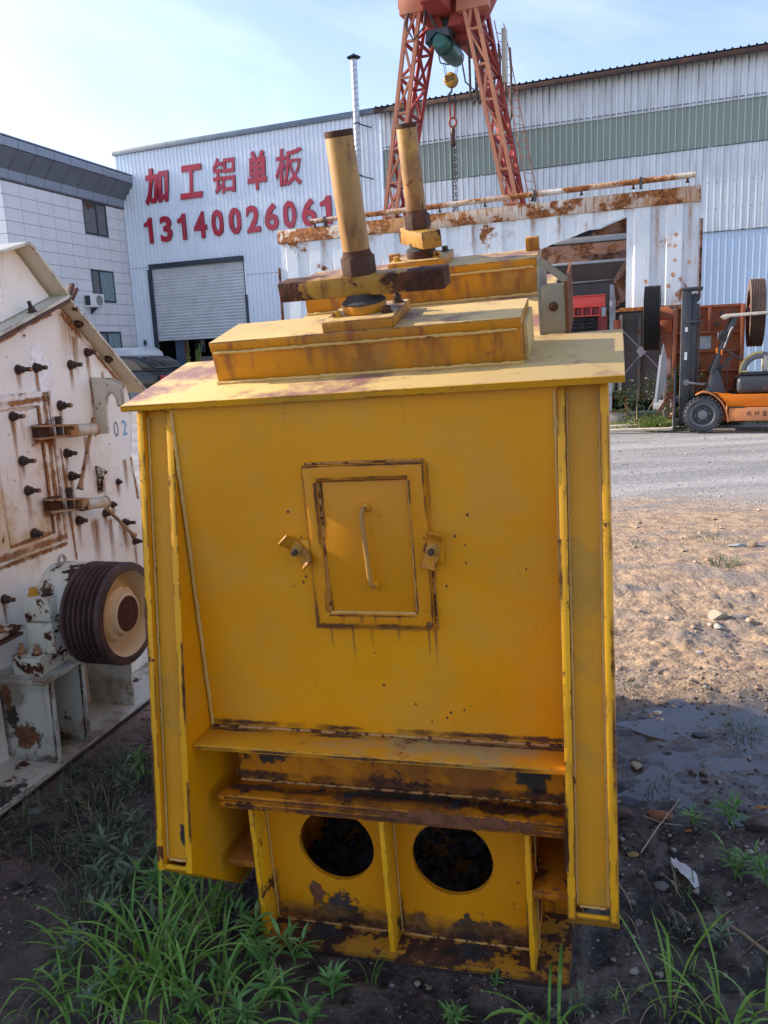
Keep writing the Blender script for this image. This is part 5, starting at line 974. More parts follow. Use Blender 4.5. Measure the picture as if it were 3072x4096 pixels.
for x0_, x1_, z0_, z1_ in ((-.60, -.517, .1, 2.25), (.642, .72, .1, 2.3), (.045, .105, 1.815, 2.258)): J_('rib', 'jaw', lambda m: m.box(x0_, x1_, 1.86, 2.018, z0_, z1_), bev=.004)
for x_, z_ in ((-.32, 2.12), (.30, 2.14), (.52, 2.14), (-.10, 2.1), (-.25, 1.93), (.22, 1.93), (.48, 1.9)): J_('bolt', 'flyw', lambda m: m.hexbolt((x_, 2.02, z_), (0, -1, 0), .035, .05, .03))
J_('notice', 'paper', lambda m: m.box(-.09, .12, 2.012, 2.019, 1.46, 1.71)); J_('bearing', 'jaw', lambda m: m.cyl((-.86, 2.35, 2.12), (-.60, 2.35, 2.12), .22, n=24)); J_('bearing_box', 'jaw', lambda m: m.box(-.85, -.62, 2.05, 2.65, 1.82, 2.06), bev=.01)
J_('left_frame', 'jaw', lambda m: m.prism([(-.84, 1.80), (-.62, 1.82), (-.62, .9), (-.68, 1.0)], lambda a, b, c: (a, c, b), (2.1, 2.14))); J_('left_leg', 'conc', lambda m: m.box(-.76, -.62, 2.05, 2.12, .1, 1.3), bev=.01)
J_('bracket', 'flyw', lambda m: m.bar((-.90, 2.0, .93), (-.62, 2.0, .97), .06, .06)); J_('skid', 'jaw', lambda m: m.bar((-1.0, 1.9, .0), (-.6, 1.9, .62), .12, .05)); J_('base', 'jaw', lambda m: m.box(-.7, .8, 2.1, 3.4, -.02, .10))
sl_ = thing('steel_slab', 'pale grey pointed steel slab leaning against the jaw crusher', 'steel plate', FK, (-.8, 1.6, 0))
J_('plate', 'slab', lambda m: m.prism([(-.905, .46), (-.82, 1.37), (-.77, 1.62), (-.69, 1.28), (-.70, .72), (-.86, .44)], lambda a, b, c: (a, c, b), (1.60, 1.64)), parent=sl_, bev=.005); J_('edge', 'acw', lambda m: m.bar((-.90, 1.585, .45), (-.815, 1.585, 1.38), .045, .03), parent=sl_)

for t_ in (jc, sl_):
    t_.scale = (.965,)*3; q_ = Vector((t_.matrix_world.translation.x, t_.matrix_world.translation.y, 0))*.965; t_.location = (q_.x, q_.y, .063)
# ================================================================== FORKLIFT
fk = thing('forklift', 'orange forklift with black mast and lowered forks parked on the gravel', 'forklift', FK, (.6, .6, 0))
def T_(name, mat, fn, parent=fk, **k): return H_(name, mat, fn, parent=parent, **k)
def wheel(cx, y0_, r_, w_, s_):
    cz = r_-.005; ya, yb = (y0_, y0_+w_) if s_ > 0 else (y0_+w_, y0_)
    wh = T_('wheel', 'rimd', lambda m: m.cyl((cx, y0_+.05, cz), (cx, y0_+w_-.02, cz), r_*.50, n=32))
    T_('tyre', 'tyre', lambda m: m.lathe((cx, ya, cz), (0, s_, 0), [(.035, r_*.60), (.0, r_*.66), (.0, r_*.84), (.025, r_*.93), (.04, r_*.945), (w_-.04, r_*.945), (w_-.02, r_*.9), (w_, r_*.66), (w_-.03, r_*.6)], 64), parent=wh)
    for k in range(26):
        t = 2*math.pi*k/26; X_ = Matrix.Translation((cx, 0, cz)) @ Matrix.Rotation(t, 4, 'Y')
        T_('tread_block', 'tyre', lambda m: m.box(-.026*r_/.335, .026*r_/.335, y0_+.008, y0_+w_*.48, r_*.90, r_, X=X_), parent=wh, bev=.004)
    T_('rim', 'rim', lambda m: m.lathe((cx, ya, cz), (0, s_, 0), [(.012, r_*.645), (.004, r_*.60), (.02, r_*.56), (.075, r_*.52), (.075, r_*.44)], 48), parent=wh)
    T_('hub', 'rim', lambda m: m.lathe((cx, ya, cz), (0, s_, 0), [(.08, r_*.26), (.035, r_*.25), (.03, r_*.22), (.028, .001)], 24), parent=wh)
    for k in range(6): t = k*math.pi/3+.15; T_('wheel_nut', 'rim', lambda m: m.cyl((cx+r_*.36*math.cos(t), ya+s_*.06, cz+r_*.36*math.sin(t)), (cx+r_*.36*math.cos(t), ya+s_*.035, cz+r_*.36*math.sin(t)), .013, n=8), parent=wh)
wheel(-.05, 0, .335, .22, 1); wheel(-.05, .98, .335, .22, 1) ; wheel(1.55, .08, .27, .18, 1)
for y_ in (.28, .86):
    T_('mast_rail', 'black', lambda m: m.box(-.450, -.285, y_, y_+.06, .14, 2.54), bev=.006); T_('inner_rail', 'black', lambda m: m.box(-.29, -.19, y_+.065, y_+.12, .3, 2.42), bev=.005)
    T_('lift_cylinder', 'rimd', lambda m: m.cyl((-.205, y_+.15, .2), (-.205, y_+.15, 2.3), .035, n=12))
T_('mast_edge', 'forkst', lambda m: m.box(-.456, -.448, .278, .30, .5, 2.53))
T_('mast_crossbar', 'black', lambda m: m.box(-.44, -.10, .26, .95, 2.545, 2.59), bev=.008); T_('mast_crossbar', 'black', lambda m: m.box(-.37, -.09, .25, .96, 1.965, 2.0), bev=.006); T_('mast_crossbar', 'black', lambda m: m.box(-.45, -.30, .34, .86, .5, .62), bev=.006)
for z_ in (1.86, 1.42): T_('mast_sticker', 'acw', lambda m: m.box(-.385, -.34, .2765, .2785, z_-.05-(.06 if z_ < 1.5 else 0), z_+.03))
T_('mast_pulley', 'rimd', lambda m: m.cyl((-.23, .38, 2.40), (-.23, .42, 2.40), .085, n=20)); T_('mast_pin', 'rim', lambda m: m.cyl((-.34, .24, .905), (-.34, .275, .905), .055, .04, n=16))
T_('carriage', 'black', lambda m: m.box(-.505, -.455, .15, 1.0, .12, .20).box(-.505, -.455, .15, 1.0, .55, .62), bev=.005)
T_('load_backrest', 'black', lambda m: (m.box(-.555, -.515, .08, .12, .06, 1.12), m.box(-.555, -.515, 1.05, 1.09, .1, 1.12), m.box(-.555, -.515, .12, 1.05, 1.08, 1.12)), bev=.005)
for y_ in (.2, .95): T_('fork', 'forkst', lambda m: m.prism([(-1.9, .045), (-.60, .04), (-.515, .06), (-.515, .66), (-.555, .66), (-.56, .11), (-.60, .09), (-1.9, .062)], lambda a, b, c: (a, c, b), (y_-.06, y_+.06)), bev=.003)
T_('tilt_cylinder', 'rim', lambda m: m.cyl((-.32, .25, .90), (-.02, .25, .86), .022, n=12)); T_('tilt_barrel', 'rimd', lambda m: m.cyl((-.03, .25, .862), (.25, .25, .82), .042, n=14))
for y_ in (.16, 1.02):
    T_('front_pillar', 'black', lambda m: m.bar((.085, y_, 1.05), (.44, y_, 2.02), .055, .085), bev=.006); T_('rear_pillar', 'black', lambda m: m.bar((1.35, y_, .9), (1.5, y_, 2.02), .055, .07))
T_('headlight', 'rimd', lambda m: m.cyl((.16, .10, 1.71), (.22, .10, 1.71), .055, n=16)); T_('headlight_ring', 'rim', lambda m: m.lathe((.155, .10, 1.71), (1, 0, 0), [(0, .04), (0, .06), (.02, .06)], 16)); T_('headlight', 'rimd', lambda m: m.box(.20, .30, .08, .14, 1.64, 1.80), bev=.01)
for p_ in ((.14, .12, 1.46), (.22, .12, 1.43)): T_('indicator', 'fork', lambda m: m.box(p_[0], p_[0]+.03, p_[1]-.03, p_[1], p_[2]-.05, p_[2]+.05), bev=.006)
T_('canopy', 'creamc', lambda m: m.prism([(.22, 2.055), (.29, 1.995), (.36, 2.03), (1.0, 2.055), (1.9, 2.07), (1.9, 2.10), (.9, 2.10), (.27, 2.085)], lambda a, b, c: (a, c, b), (.08, 1.10)), bev=.008)
T_('cowl', 'black', lambda m: m.prism([(-.04, .735), (.02, .74), (.10, 1.11), (.185, 1.12), (.27, .90), (.33, .72), (.30, .70)], lambda a, b, c: (a, c, b), (.14, 1.05)), bev=.01)
T_('steering_column', 'black', lambda m: m.bar((.20, .45, 1.08), (.42, .45, 1.34), .06, .06)); T_('steering_wheel', 'black', lambda m: m.tube([(.45+.155*math.cos(t)*.78, .45+.16*math.sin(t), 1.37-.155*math.cos(t)*.62) for t in [j*math.pi/12 for j in range(25)]], .015, 8).bar((.34, .45, 1.45), (.56, .45, 1.28), .03, .02)); T_('steering_knob', 'black', lambda m: m.cyl((.56, .38, 1.29), (.585, .38, 1.35), .018, n=10))
for x_ in (.28, .36): T_('lever', 'black', lambda m: m.tube([(x_+.02, .3, .70), (x_-.03, .3, 1.0), (x_+.01, .3, 1.22)], .009, 6))
for k in range(3): T_('hose', 'tyre', lambda m: m.tube([(-.20, .5+k*.05, .55), (-.12+k*.03, .5+k*.05, .42), (.05, .5+k*.05, .55), (.16+k*.03, .45, .78)], .013, 6))
for y_ in (.42, .74): T_('lift_chain', 'forkst', lambda m: m.box(-.262, -.250, y_, y_+.03, .5, 2.36))
T_('hose', 'tyre', lambda m: m.tube([(-.16, .36, 2.3), (-.14, .36, 1.7), (-.15, .36, 1.0), (-.1, .36, .6)], .014, 6))
T_('gauge_panel', 'rimd', lambda m: m.box(.14, .24, .3, .7, 1.12, 1.2), bev=.01)
T_('grab_handle', 'forkst', lambda m: m.tube([(.40, .10, 1.86), (.36, .07, 1.80), (.28, .07, 1.55), (.27, .10, 1.5)], .009, 6))
T_('floor', 'rimd', lambda m: m.box(.28, .52, .1, 1.1, .64, .69))
T_('upper_body', 'fork', lambda m: m.prism([(.10, .73), (.18, .70), (.27, .60), (.375, .465), (1.9, .465), (1.9, .68), (.50, .68), (.30, .70)], lambda a, b, c: (a, c, b), (.025, 1.17)), bev=.01)
T_('lower_body', 'forkd', lambda m: m.prism([(.38, .215), (1.9, .215), (1.9, .452), (.385, .452)], lambda a, b, c: (a, c, b), (.0, 1.20)), bev=.012)
T_('body_step', 'rimd', lambda m: m.box(.37, .62, -.01, .02, .452, .466))
def fender(m):
    A = [(-.16, .70), (-.06, .748), (.06, .735), (.16, .68), (.25, .59), (.32, .48), (.37, .34), (.39, .21)]
    B = [(a+.0-.02, b-.018) for a, b in A]
    m.prism(A+B[::-1], lambda a, b, c: (a, c, b), (-.02, .30))
T_('fender', 'forkd', fender); T_('wheel_arch', 'jaw', lambda m: m.prism([(.05, .68), (.22, .58), (.34, .40), (.37, .22), (.29, .22), (.27, .5), (.05, .66)], lambda a, b, c: (a, c, b), (.20, .24)))
T_('engine_hood', 'black', lambda m: m.box(.50, 1.75, .08, 1.12, .685, .985), bev=.09, seg=4); T_('hood_mark', 'brown', lambda m: m.box(.93, 1.0, .0765, .079, .77, .80))
T_('counterweight', 'fork', lambda m: m.box(1.9, 2.35, .05, 1.15, .2, 1.0), bev=.08)
st_ = T_('seat', 'rim', lambda m: m.tube([(.90+.285*math.cos(t), .45, 1.06+.285*math.sin(t)) for t in [math.pi*(1.02-.05*k) for k in range(16)]], .062, 10)); T_('seat_trim', 'yline', lambda m: m.tube([(.90+.335*math.cos(t), .41, 1.06+.335*math.sin(t)) for t in [math.pi*(1.02-.05*k) for k in range(12)]], .022, 8), parent=st_)
T_('seat_cushion', 'spring', lambda m: m.box(.60, 1.2, .3, .8, .99, 1.05), bev=.02, parent=st_); T_('seat_pad', 'yline', lambda m: m.box(.58, .70, .30, .5, 1.052, 1.085), bev=.015, parent=st_); T_('seat_back', 'creamc', lambda m: m.box(.94, 1.02, .35, .75, 1.06, 1.34), bev=.03, parent=st_)
for s_, a, b in (('杭', .68, .757), ('州', .80, .877), ('昱', .93, 1.01)):
    me = textmesh(s_, h=.088, w=b-a, depth=.001, bold=.012, flat=True); P3 = np.empty(len(me.vertices)*3); me.vertices.foreach_get('co', P3); P3 = P3.reshape(-1, 3)
    me.vertices.foreach_set('co', np.stack([P3[:, 0]+a-.6, np.full(len(P3), -.0025-.6), P3[:, 1]+.30], -1).ravel()); me.materials.append(M['ink']); link('character', me, fk)

# ================================================================== CARS
def car(label, x0_, y0_, mat, L=4.65, H=1.47, suv=False, flip=True):
    wx = FF @ Vector((x0_-L/2, y0_+.9, 0)); z0_ = float(gh(wx.x, wx.y)); o = thing('parked_car', label, 'car', FF, (x0_-L/2, y0_+.9, z0_), group='cars parked in front of the pale blue hall')
    X_ = lambda a, b, c: (x0_-a, c, z0_+b)      # a measured from the tail (right end) towards the nose
    k = H/1.47
    C1 = [(0, .32), (.02, .86*k), (.12, .97*k), (.5, .99*k), (3.4, .97*k), (4.3, .84*k), (L, .62), (L-.02, .3)]
    H_('body', mat, lambda m: m.prism(C1, X_, (y0_, y0_+1.8)), parent=o, bev=.07, seg=3)
    T_p = [(.10, .95*k), (.35, 1.22*k), (.75, 1.40*k), (1.5, 1.47*k), (2.3, 1.44*k), (2.9, 1.25*k), (3.5, .95*k)] if not suv else [(.06, .95*k), (.18, 1.30*k), (.42, 1.44*k), (1.2, 1.47*k), (2.5, 1.44*k), (3.0, 1.25*k), (3.6, .95*k)]
    H_('roof', mat, lambda m: m.prism(T_p, X_, (y0_+.12, y0_+1.68)), parent=o, bev=.05, seg=3)
    def gl(q0, q1): 
        top = [(a, b) for a, b in T_p if q0-.01 <= a <= q1+.01]; return top
    H_('side_glass', 'carg', lambda m: m.prism([(.55, 1.02*k), (.72, 1.20*k), (1.0, 1.34*k), (1.5, 1.38*k), (2.25, 1.36*k), (2.75, 1.21*k), (3.15, 1.02*k)], X_, (y0_+.105, y0_+.125)), parent=o)
    H_('pillar', mat, lambda m: m.box(x0_-1.85, x0_-1.79, y0_+.098, y0_+.104, z0_+1.0*k, z0_+1.38*k), parent=o)
    a, b = (.12, 1.0*k), (.72, 1.395*k)
    H_('rear_glass', 'carg', lambda m: m._f([X_(.16, 1.05*k, y0_+.25), X_(.16, 1.05*k, y0_+1.55), X_(.70, 1.402*k, y0_+1.5), X_(.70, 1.402*k, y0_+.30)], [(0, 1, 2, 3)]), parent=o)
    for wx_ in (.85, 3.65):
        wh = H_('wheel', 'tyre', lambda m: m.cyl((x0_-wx_, y0_-.005, z0_+.33), (x0_-wx_, y0_+.2, z0_+.33), .33, n=28), parent=o); H_('rim', 'rim', lambda m: m.cyl((x0_-wx_, y0_-.010, z0_+.33), (x0_-wx_, y0_+.0, z0_+.33), .21, n=20), parent=wh)
    for yy in (y0_+.2, y0_+1.4): H_('tail_light', 'red', lambda m: m.box(x0_-.02, x0_+.012, yy, yy+.25, z0_+.72*k, z0_+.84*k), parent=o, bev=.004)
    return o
car('black car seen between the cream crusher and the yellow crusher', -15.38, 20.2, 'carb')
car('white car with a raised roof behind the black car', -17.7, 22.3, 'carw', L=4.5, H=1.76, suv=True)
car('silver grey car partly hidden behind the yellow roof plate', -10.6, 21.6, 'cars', L=4.6, H=1.45)

# ================================================================== VEGETATION
def leafmat(name, c1, c2, c3, sc=3, trans=.25):
    m = NM(name); P = m.geo(); n_ = m.noise(sc, P, 3); 
    oi = m.n('ObjectInfo').outputs['Random']
    col = m.mix(m.ramp(n_, .32, .68), c1, c2); col = m.mix(m.math('MULTIPLY', m.ramp(m.noise(sc*13, m.map(P, loc=(7, 3, 1)), 2), .56, .64), .8), col, c3)
    col = m.mix(m.math('MULTIPLY', oi, .35), col, c2); m.set(col, .42, 0.0, .4)
    tr = m.n('BsdfTranslucent'); m.put(tr.inputs[0], col); mx = m.n('MixShader'); mx.inputs[0].default_value = trans
    m.t.links.new(m.b.outputs[0], mx.inputs[1]); m.t.links.new(tr.outputs[0], mx.inputs[2]); out = m.t.nodes['Material Output']; m.t.links.new(mx.outputs[0], out.inputs[0])
    M[name] = m.m; return m.m
leafmat('grass_bright', (.105, .27, .045), (.20, .36, .055), (.34, .40, .11), 4, .35)
leafmat('grass_dull', (.07, .12, .05), (.11, .15, .075), (.22, .21, .13), 5)
leafmat('weed_leaf', (.10, .26, .055), (.15, .30, .08), (.22, .32, .12), 3, .3)
leafmat('weed_dull', (.10, .17, .08), (.14, .20, .11), (.20, .23, .15), 3)
leafmat('bush_dark', (.022, .055, .016), (.045, .09, .025), (.07, .12, .04), 2)
leafmat('verge_grass', (.13, .20, .028), (.20, .26, .05), (.26, .26, .10), 1.5, .3)
leafmat('dead_reed', (.34, .26, .15), (.26, .19, .11), (.20, .14, .08), 3, .05)
def blades(name, specs, mat, seed=1, fold=True):
    """specs: (cx, cy, radius, count, length, width, lean)"""
    rr = random.Random(seed); V, F = [], []
    for cx, cy, rd, n_, ln, wd, lean in specs:
        for _ in range(n_):
            a = rr.uniform(0, 2*math.pi); q = rd*math.sqrt(rr.random()); x, y = cx+q*math.cos(a), cy+q*math.sin(a)
            z = float(gh(x, y))-.006; L = ln*rr.uniform(.45, 1.1); w_ = wd*rr.uniform(.6, 1.15); az = a+rr.uniform(-.9, .9) if rr.random() < .75 else rr.uniform(0, 6.28)
            d = Vector((math.cos(az), math.sin(az), 0)); s_ = Vector((-d.y, d.x, 0)); el = math.radians(rr.uniform(58, 88)); b = lean*rr.uniform(.5, 1.5)
            P_0 = Vector((x, y, z)); n = 7; i0 = len(V); tw = rr.uniform(-.5, .5); kink = rr.randint(3, 6) if rr.random() < .25 else 99
            for i in range(n+1):
                t = i/n; ww = w_*(.55+.9*t)*(1-t)**.55*1.1 if i < n else 0
                sd = (s_*math.cos(tw*t)+Vector((0, 0, 1))*math.sin(tw*t)); up = Vector((0, 0, 1))*ww*.25
                V += [P_0-sd*ww/2+up, P_0.copy(), P_0+sd*ww/2+up]
                P_0 = P_0+(d*math.cos(el)+Vector((0, 0, 1))*math.sin(el))*L/n; el -= b/n*(1+t*1.2)
                if i == kink: el -= 1.1
            for i in range(n):
                a0 = i0+3*i; F += [(a0, a0+1, a0+4, a0+3), (a0+1, a0+2, a0+5, a0+4)]
    me = bpy.data.meshes.new(name); me.from_pydata(V, [], F); me.materials.append(M[mat]); me.polygons.foreach_set('use_smooth', [True]*len(F))
    return link(name, me, kind='stuff')
tag(blades('grass', [(-.93, 2.15, .17, 44, .24, .012, 1.3), (-.76, 2.13, .13, 44, .31, .014, .9), (-.64, 2.30, .06, 34, .30, .011, .6), (-.62, 2.10, .13, 34, .25, .012, 1.1), (-.72, 1.97, .15, 48, .24, .013, 1.2), (-.52, 1.92, .12, 30, .21, .012, 1.2), (-.85, 1.86, .12, 16, .18, .010, 1.2), (-1.0, 2.02, .10, 12, .16, .009, 1.4)], 'grass_bright', 2), 'tall bright green grass clump in front of the yellow crusher', 'grass')
tag(blades('grass', [(-1.50, 2.93, .16, 90, .15, .0045, 1.4), (-1.28, 2.76, .10, 50, .14, .0045, 1.3), (-1.40, 3.06, .12, 60, .16, .0045, 1.3), (-1.24, 3.0, .12, 60, .17, .005, 1.3), (-1.12, 2.8, .14, 90, .17, .006, 1.4), (-1.30, 3.35, .14, 80, .16, .005, 1.2), (-1.05, 2.5, .12, 70, .16, .006, 1.5), (-1.15, 3.3, .2, 120, .15, .006, 1.3), (-1.22, 2.45, .1, 16, .10, .004, 1.3), (-.98, 2.65, .14, 90, .18, .007, 1.4), (-1.0, 2.3, .14, 60, .17, .007, 1.5), (-1.62, 2.75, .12, 40, .14, .004, 1.3)], 'grass_dull', 3), 'thin dull grass on dark mud between the two crushers', 'grass')
tag(blades('grass', [(.38, 1.86, .035, 9, .30, .015, 1.3), (.85, 1.86, .06, 14, .32, .012, 1.2), (.72, 1.90, .04, 8, .36, .011, .8), (.98, 1.83, .06, 14, .28, .012, 1.4), (1.12, 1.86, .05, 10, .22, .011, 1.3), (.60, 1.93, .03, 8, .08, .005, 1.0), (-.10, 2.05, .015, 8, .12, .005, .5), (.80, 2.03, .05, 20, .10, .005, 1.3)], 'grass_bright', 4), 'few long bright grass blades at the lower right', 'grass')
tag(blades('grass', [(1.59, 3.44, .08, 60, .11, .005, 1.4), (1.95, 3.3, .06, 40, .12, .006, 1.2), (2.68, 6.2, .12, 90, .10, .008, 1.2), (2.93, 7.0, .22, 90, .06, .008, 1.2), (1.0, 4.05, .10, 60, .05, .004, 1.2), (1.25, 3.98, .05, 30, .06, .004, 1.2), (1.05, 3.0, .08, 40, .10, .005, 1.5), (2.2, 6.9, .1, 40, .06, .006, 1.2), (.80, 3.2, .1, 60, .08, .006, 1.3), (.95, 2.35, .06, 20, .10, .005, 1.4), (.86, 2.2, .05, 20, .12, .005, 1.4)], 'grass_dull', 5), 'small sparse grass tufts on the mud and sand at the right', 'grass')
tag(blades('grass', [(-.85, 2.15, .22, 22, .30, .006, 1.6), (-.6, 2.0, .22, 18, .28, .006, 1.6), (-1.2, 2.9, .3, 30, .15, .004, 1.8), (.9, 2.2, .2, 8, .16, .005, 1.8), (.7, 1.9, .15, 6, .2, .005, 1.7)], 'dead_reed', 14), 'dry bent grass blades mixed into the green grass', 'grass')
# sunny verge behind the forklift
vs_ = []; rr_ = random.Random(9)
for k in range(330):
    fx = rr_.uniform(-2.8, 6.5); fy_ = rr_.uniform(17.3 if fx > -.75 else 16.2, 19.5); q = FF @ Vector((fx, fy_, 0)); vs_.append((q.x, q.y, .3, 26, .15, .020, 1.0))
for k in range(26): fx = rr_.uniform(-1.25, -.75); fy_ = rr_.uniform(16.2, 16.8); q = FF @ Vector((fx, fy_, 0)); vs_.append((q.x, q.y, .12, 26, .34, .018, .9))
tag(blades('grass', vs_, 'verge_grass', 6), 'sunlit yellow green grass verge under the bin and behind the forklift', 'grass')
def bush(name, label, cat, blobs, mat, leaf=.06, dens=900, seed=1, stem=None, group=None):
    rr = random.Random(seed); V, F = [], []
    base = blobs[0]; o = thing(name, label, cat, None, (base[0], base[1], float(gh(base[0], base[1]))), group)
    for bx, by, bz, rx, ry, rz in blobs:
        for _ in range(int(dens*rx*ry*rz*8+40)):
            v = Vector((rr.gauss(0, 1), rr.gauss(0, 1), rr.gauss(0, 1))).normalized()*rr.uniform(.45, 1)**.6
            c = Vector((bx+v.x*rx, by+v.y*ry, bz+v.z*rz))
            if c.z < .02 or vnoise(np.array(c.x*5.), np.array(c.y*5.+c.z*6.1), 4) < .33: continue
            a = Vector((rr.uniform(-1, 1), rr.uniform(-1, 1), rr.uniform(-.6, .8))).normalized(); b = a.cross(Vector((rr.uniform(-1, 1), rr.uniform(-1, 1), rr.uniform(-1, 1)))).normalized()
            s_ = leaf*rr.uniform(.6, 1.3); i0 = len(V); V += [c, c+a*s_*.5+b*s_*.28, c+a*s_, c+a*s_*.5-b*s_*.28]; F.append((i0, i0+1, i0+2, i0+3))
    me = bpy.data.meshes.new('foliage'); off_ = OFF[o.name]; me.from_pydata([v-off_ for v in V], [], F); me.materials.append(M[mat]); link('foliage', me, o)
    m = MB()
    for k in range(4): q = Vector((base[0], base[1], -.02)); e = Vector((blobs[k % len(blobs)][0], blobs[k % len(blobs)][1], blobs[k % len(blobs)][2])); m.tube([q, q.lerp(e, .5)+Vector((.03*k, .02, 0)), e], [.02, .014, .006], 5)
    m.build('stem', 'dead_reed', o); return o
q = lambda a, b: (FF @ Vector((a, b, 0)))
def bl(a, b, z, rx, ry, rz): w_ = q(a, b); return (w_.x, w_.y, z, rx, ry, rz)
bush('bush', 'dark green bush growing in front of the grey cabinet', 'bush', [bl(-1.4, 16.9, .75, .5, .25, .33), bl(-.9, 16.95, .9, .4, .2, .35), bl(-.45, 17.0, .8, .45, .25, .5), bl(-1.7, 16.7, .55, .3, .2, .3)], 'bush_dark', .055, 1300, 2)
bush('bush', 'low shady weeds in front of the dark green bush', 'weeds', [bl(-1.3, 16.3, .22, .45, .25, .25), bl(-.7, 16.2, .2, .5, .25, .28), bl(-.1, 16.3, .25, .4, .25, .26)], 'bush_dark', .05, 1100, 3)
bush('bush', 'bright green shrub at the right edge beside the hall wall', 'bush', [bl(1.75, 21.3, 1.9, .55, .3, .6), bl(1.6, 21.2, 1.2, .4, .3, .6)], 'weed_leaf', .09, 700, 4)
bush('bush', 'green bush behind the cream crusher eave near the black car', 'bush', [bl(-12.2, 17.6, .9, .45, .3, .55), bl(-12.5, 17.7, .7, .3, .3, .4)], 'weed_leaf', .08, 700, 5)
wd = q(-15.3, 22.0); blw = thing('tall_weed', 'tall feathery weed standing in front of the roller shutter', 'plant', None, (wd.x, wd.y, .4))
def tallweed(m):
    rr = random.Random(4)
    for k in range(7):
        a = rr.uniform(-.5, .5); h_ = rr.uniform(1.2, 2.0); m.tube([(wd.x, wd.y, .3), (wd.x+a*.3, wd.y, .3+h_*.5), (wd.x+a*.7, wd.y+rr.uniform(-.2, .2), .3+h_)], [.015, .01, .004], 5)
        for j in range(26): t = .4+.6*j/26; c = Vector((wd.x+a*.7*t, wd.y, .3+h_*t)); d = Vector((rr.uniform(-1, 1), rr.uniform(-1, 1), rr.uniform(.1, .9)))*.22*(1.2-t); m._f([c, c+d*.5+Vector((0, 0, .02)), c+d, c+d*.5-Vector((0, 0, .02))], [(0, 1, 2, 3)])
m_ = MB(); tallweed(m_); m_.build('foliage', 'verge_grass', blw)
# broad leaved weeds: every leaf its own piece, sharing two meshes
def leafmesh(w_, droop):
    V, F = [], []; n = 6
    for i in range(n+1):
        t = i/n; ww = w_*math.sin(math.pi*min(t*.93+.06, 1))**.8*(1-t*.25); z = .10*math.sin(t*2.2)-droop*t*t
        V += [(t, -ww/2, z+ww*.22), (t, 0, z), (t, ww/2, z+ww*.22)]
    for i in range(n): a = 3*i; F += [(a, a+3, a+4, a+1), (a+1, a+4, a+5, a+2)]
    me = bpy.data.meshes.new('leaf'); me.from_pydata(V, [], F); me.polygons.foreach_set('use_smooth', [True]*len(F)); return me
LM = {}
for mt in ('weed_leaf', 'weed_dull'):
    LM[mt] = [leafmesh(.24, .35), leafmesh(.19, .6)]
    for k in LM[mt]: k.materials.append(M[mt])
def weed(x, y, h_, nl, ll, label, mat='weed_leaf', lean=(0, 0), nst=2, seed=0):
    rr = random.Random(seed*7+int(x*100)+int(y*100)); z = float(gh(x, y)); o = thing('weed', label, 'plant', None, (x, y, z), 'broad leaved weeds growing in the mud')
    m = MB(); pts = []
    for k in range(nst):
        a = rr.uniform(0, 6.28); hh = h_*rr.uniform(.7, 1.1); lx, ly = lean[0]+.35*math.cos(a), lean[1]+.35*math.sin(a)
        P = [Vector((x, y, z-.01))+Vector((lx*hh*t*t, ly*hh*t*t, hh*t)) for t in (0, .25, .5, .75, 1)]; m.tube(P, [.0032, .003, .0026, .002, .0012], 5)
        for j in range(nl): t = .18+.82*(j+.5)/nl; i = min(int(t*4), 3); pts.append((P[i].lerp(P[i+1], t*4-i), t))
    m.build('stem', mat, o)
    for p_, t in pts:
        a = rr.uniform(0, 6.28); el = rr.uniform(.1, .8)+.3*t; s_ = ll*rr.uniform(.6, 1.1)*(1.1-.4*t)
        lf = bpy.data.objects.new('leaf', rr.choice(LM[mat])); C.objects.link(lf); lf.parent = o
        lf.matrix_local = Matrix.Translation(p_-OFF[o.name]) @ Matrix.Rotation(a, 4, 'Z') @ Matrix.Rotation(-el, 4, 'Y') @ Matrix.Rotation(rr.uniform(-.4, .4), 4, 'X') @ Matrix.Scale(s_, 4)
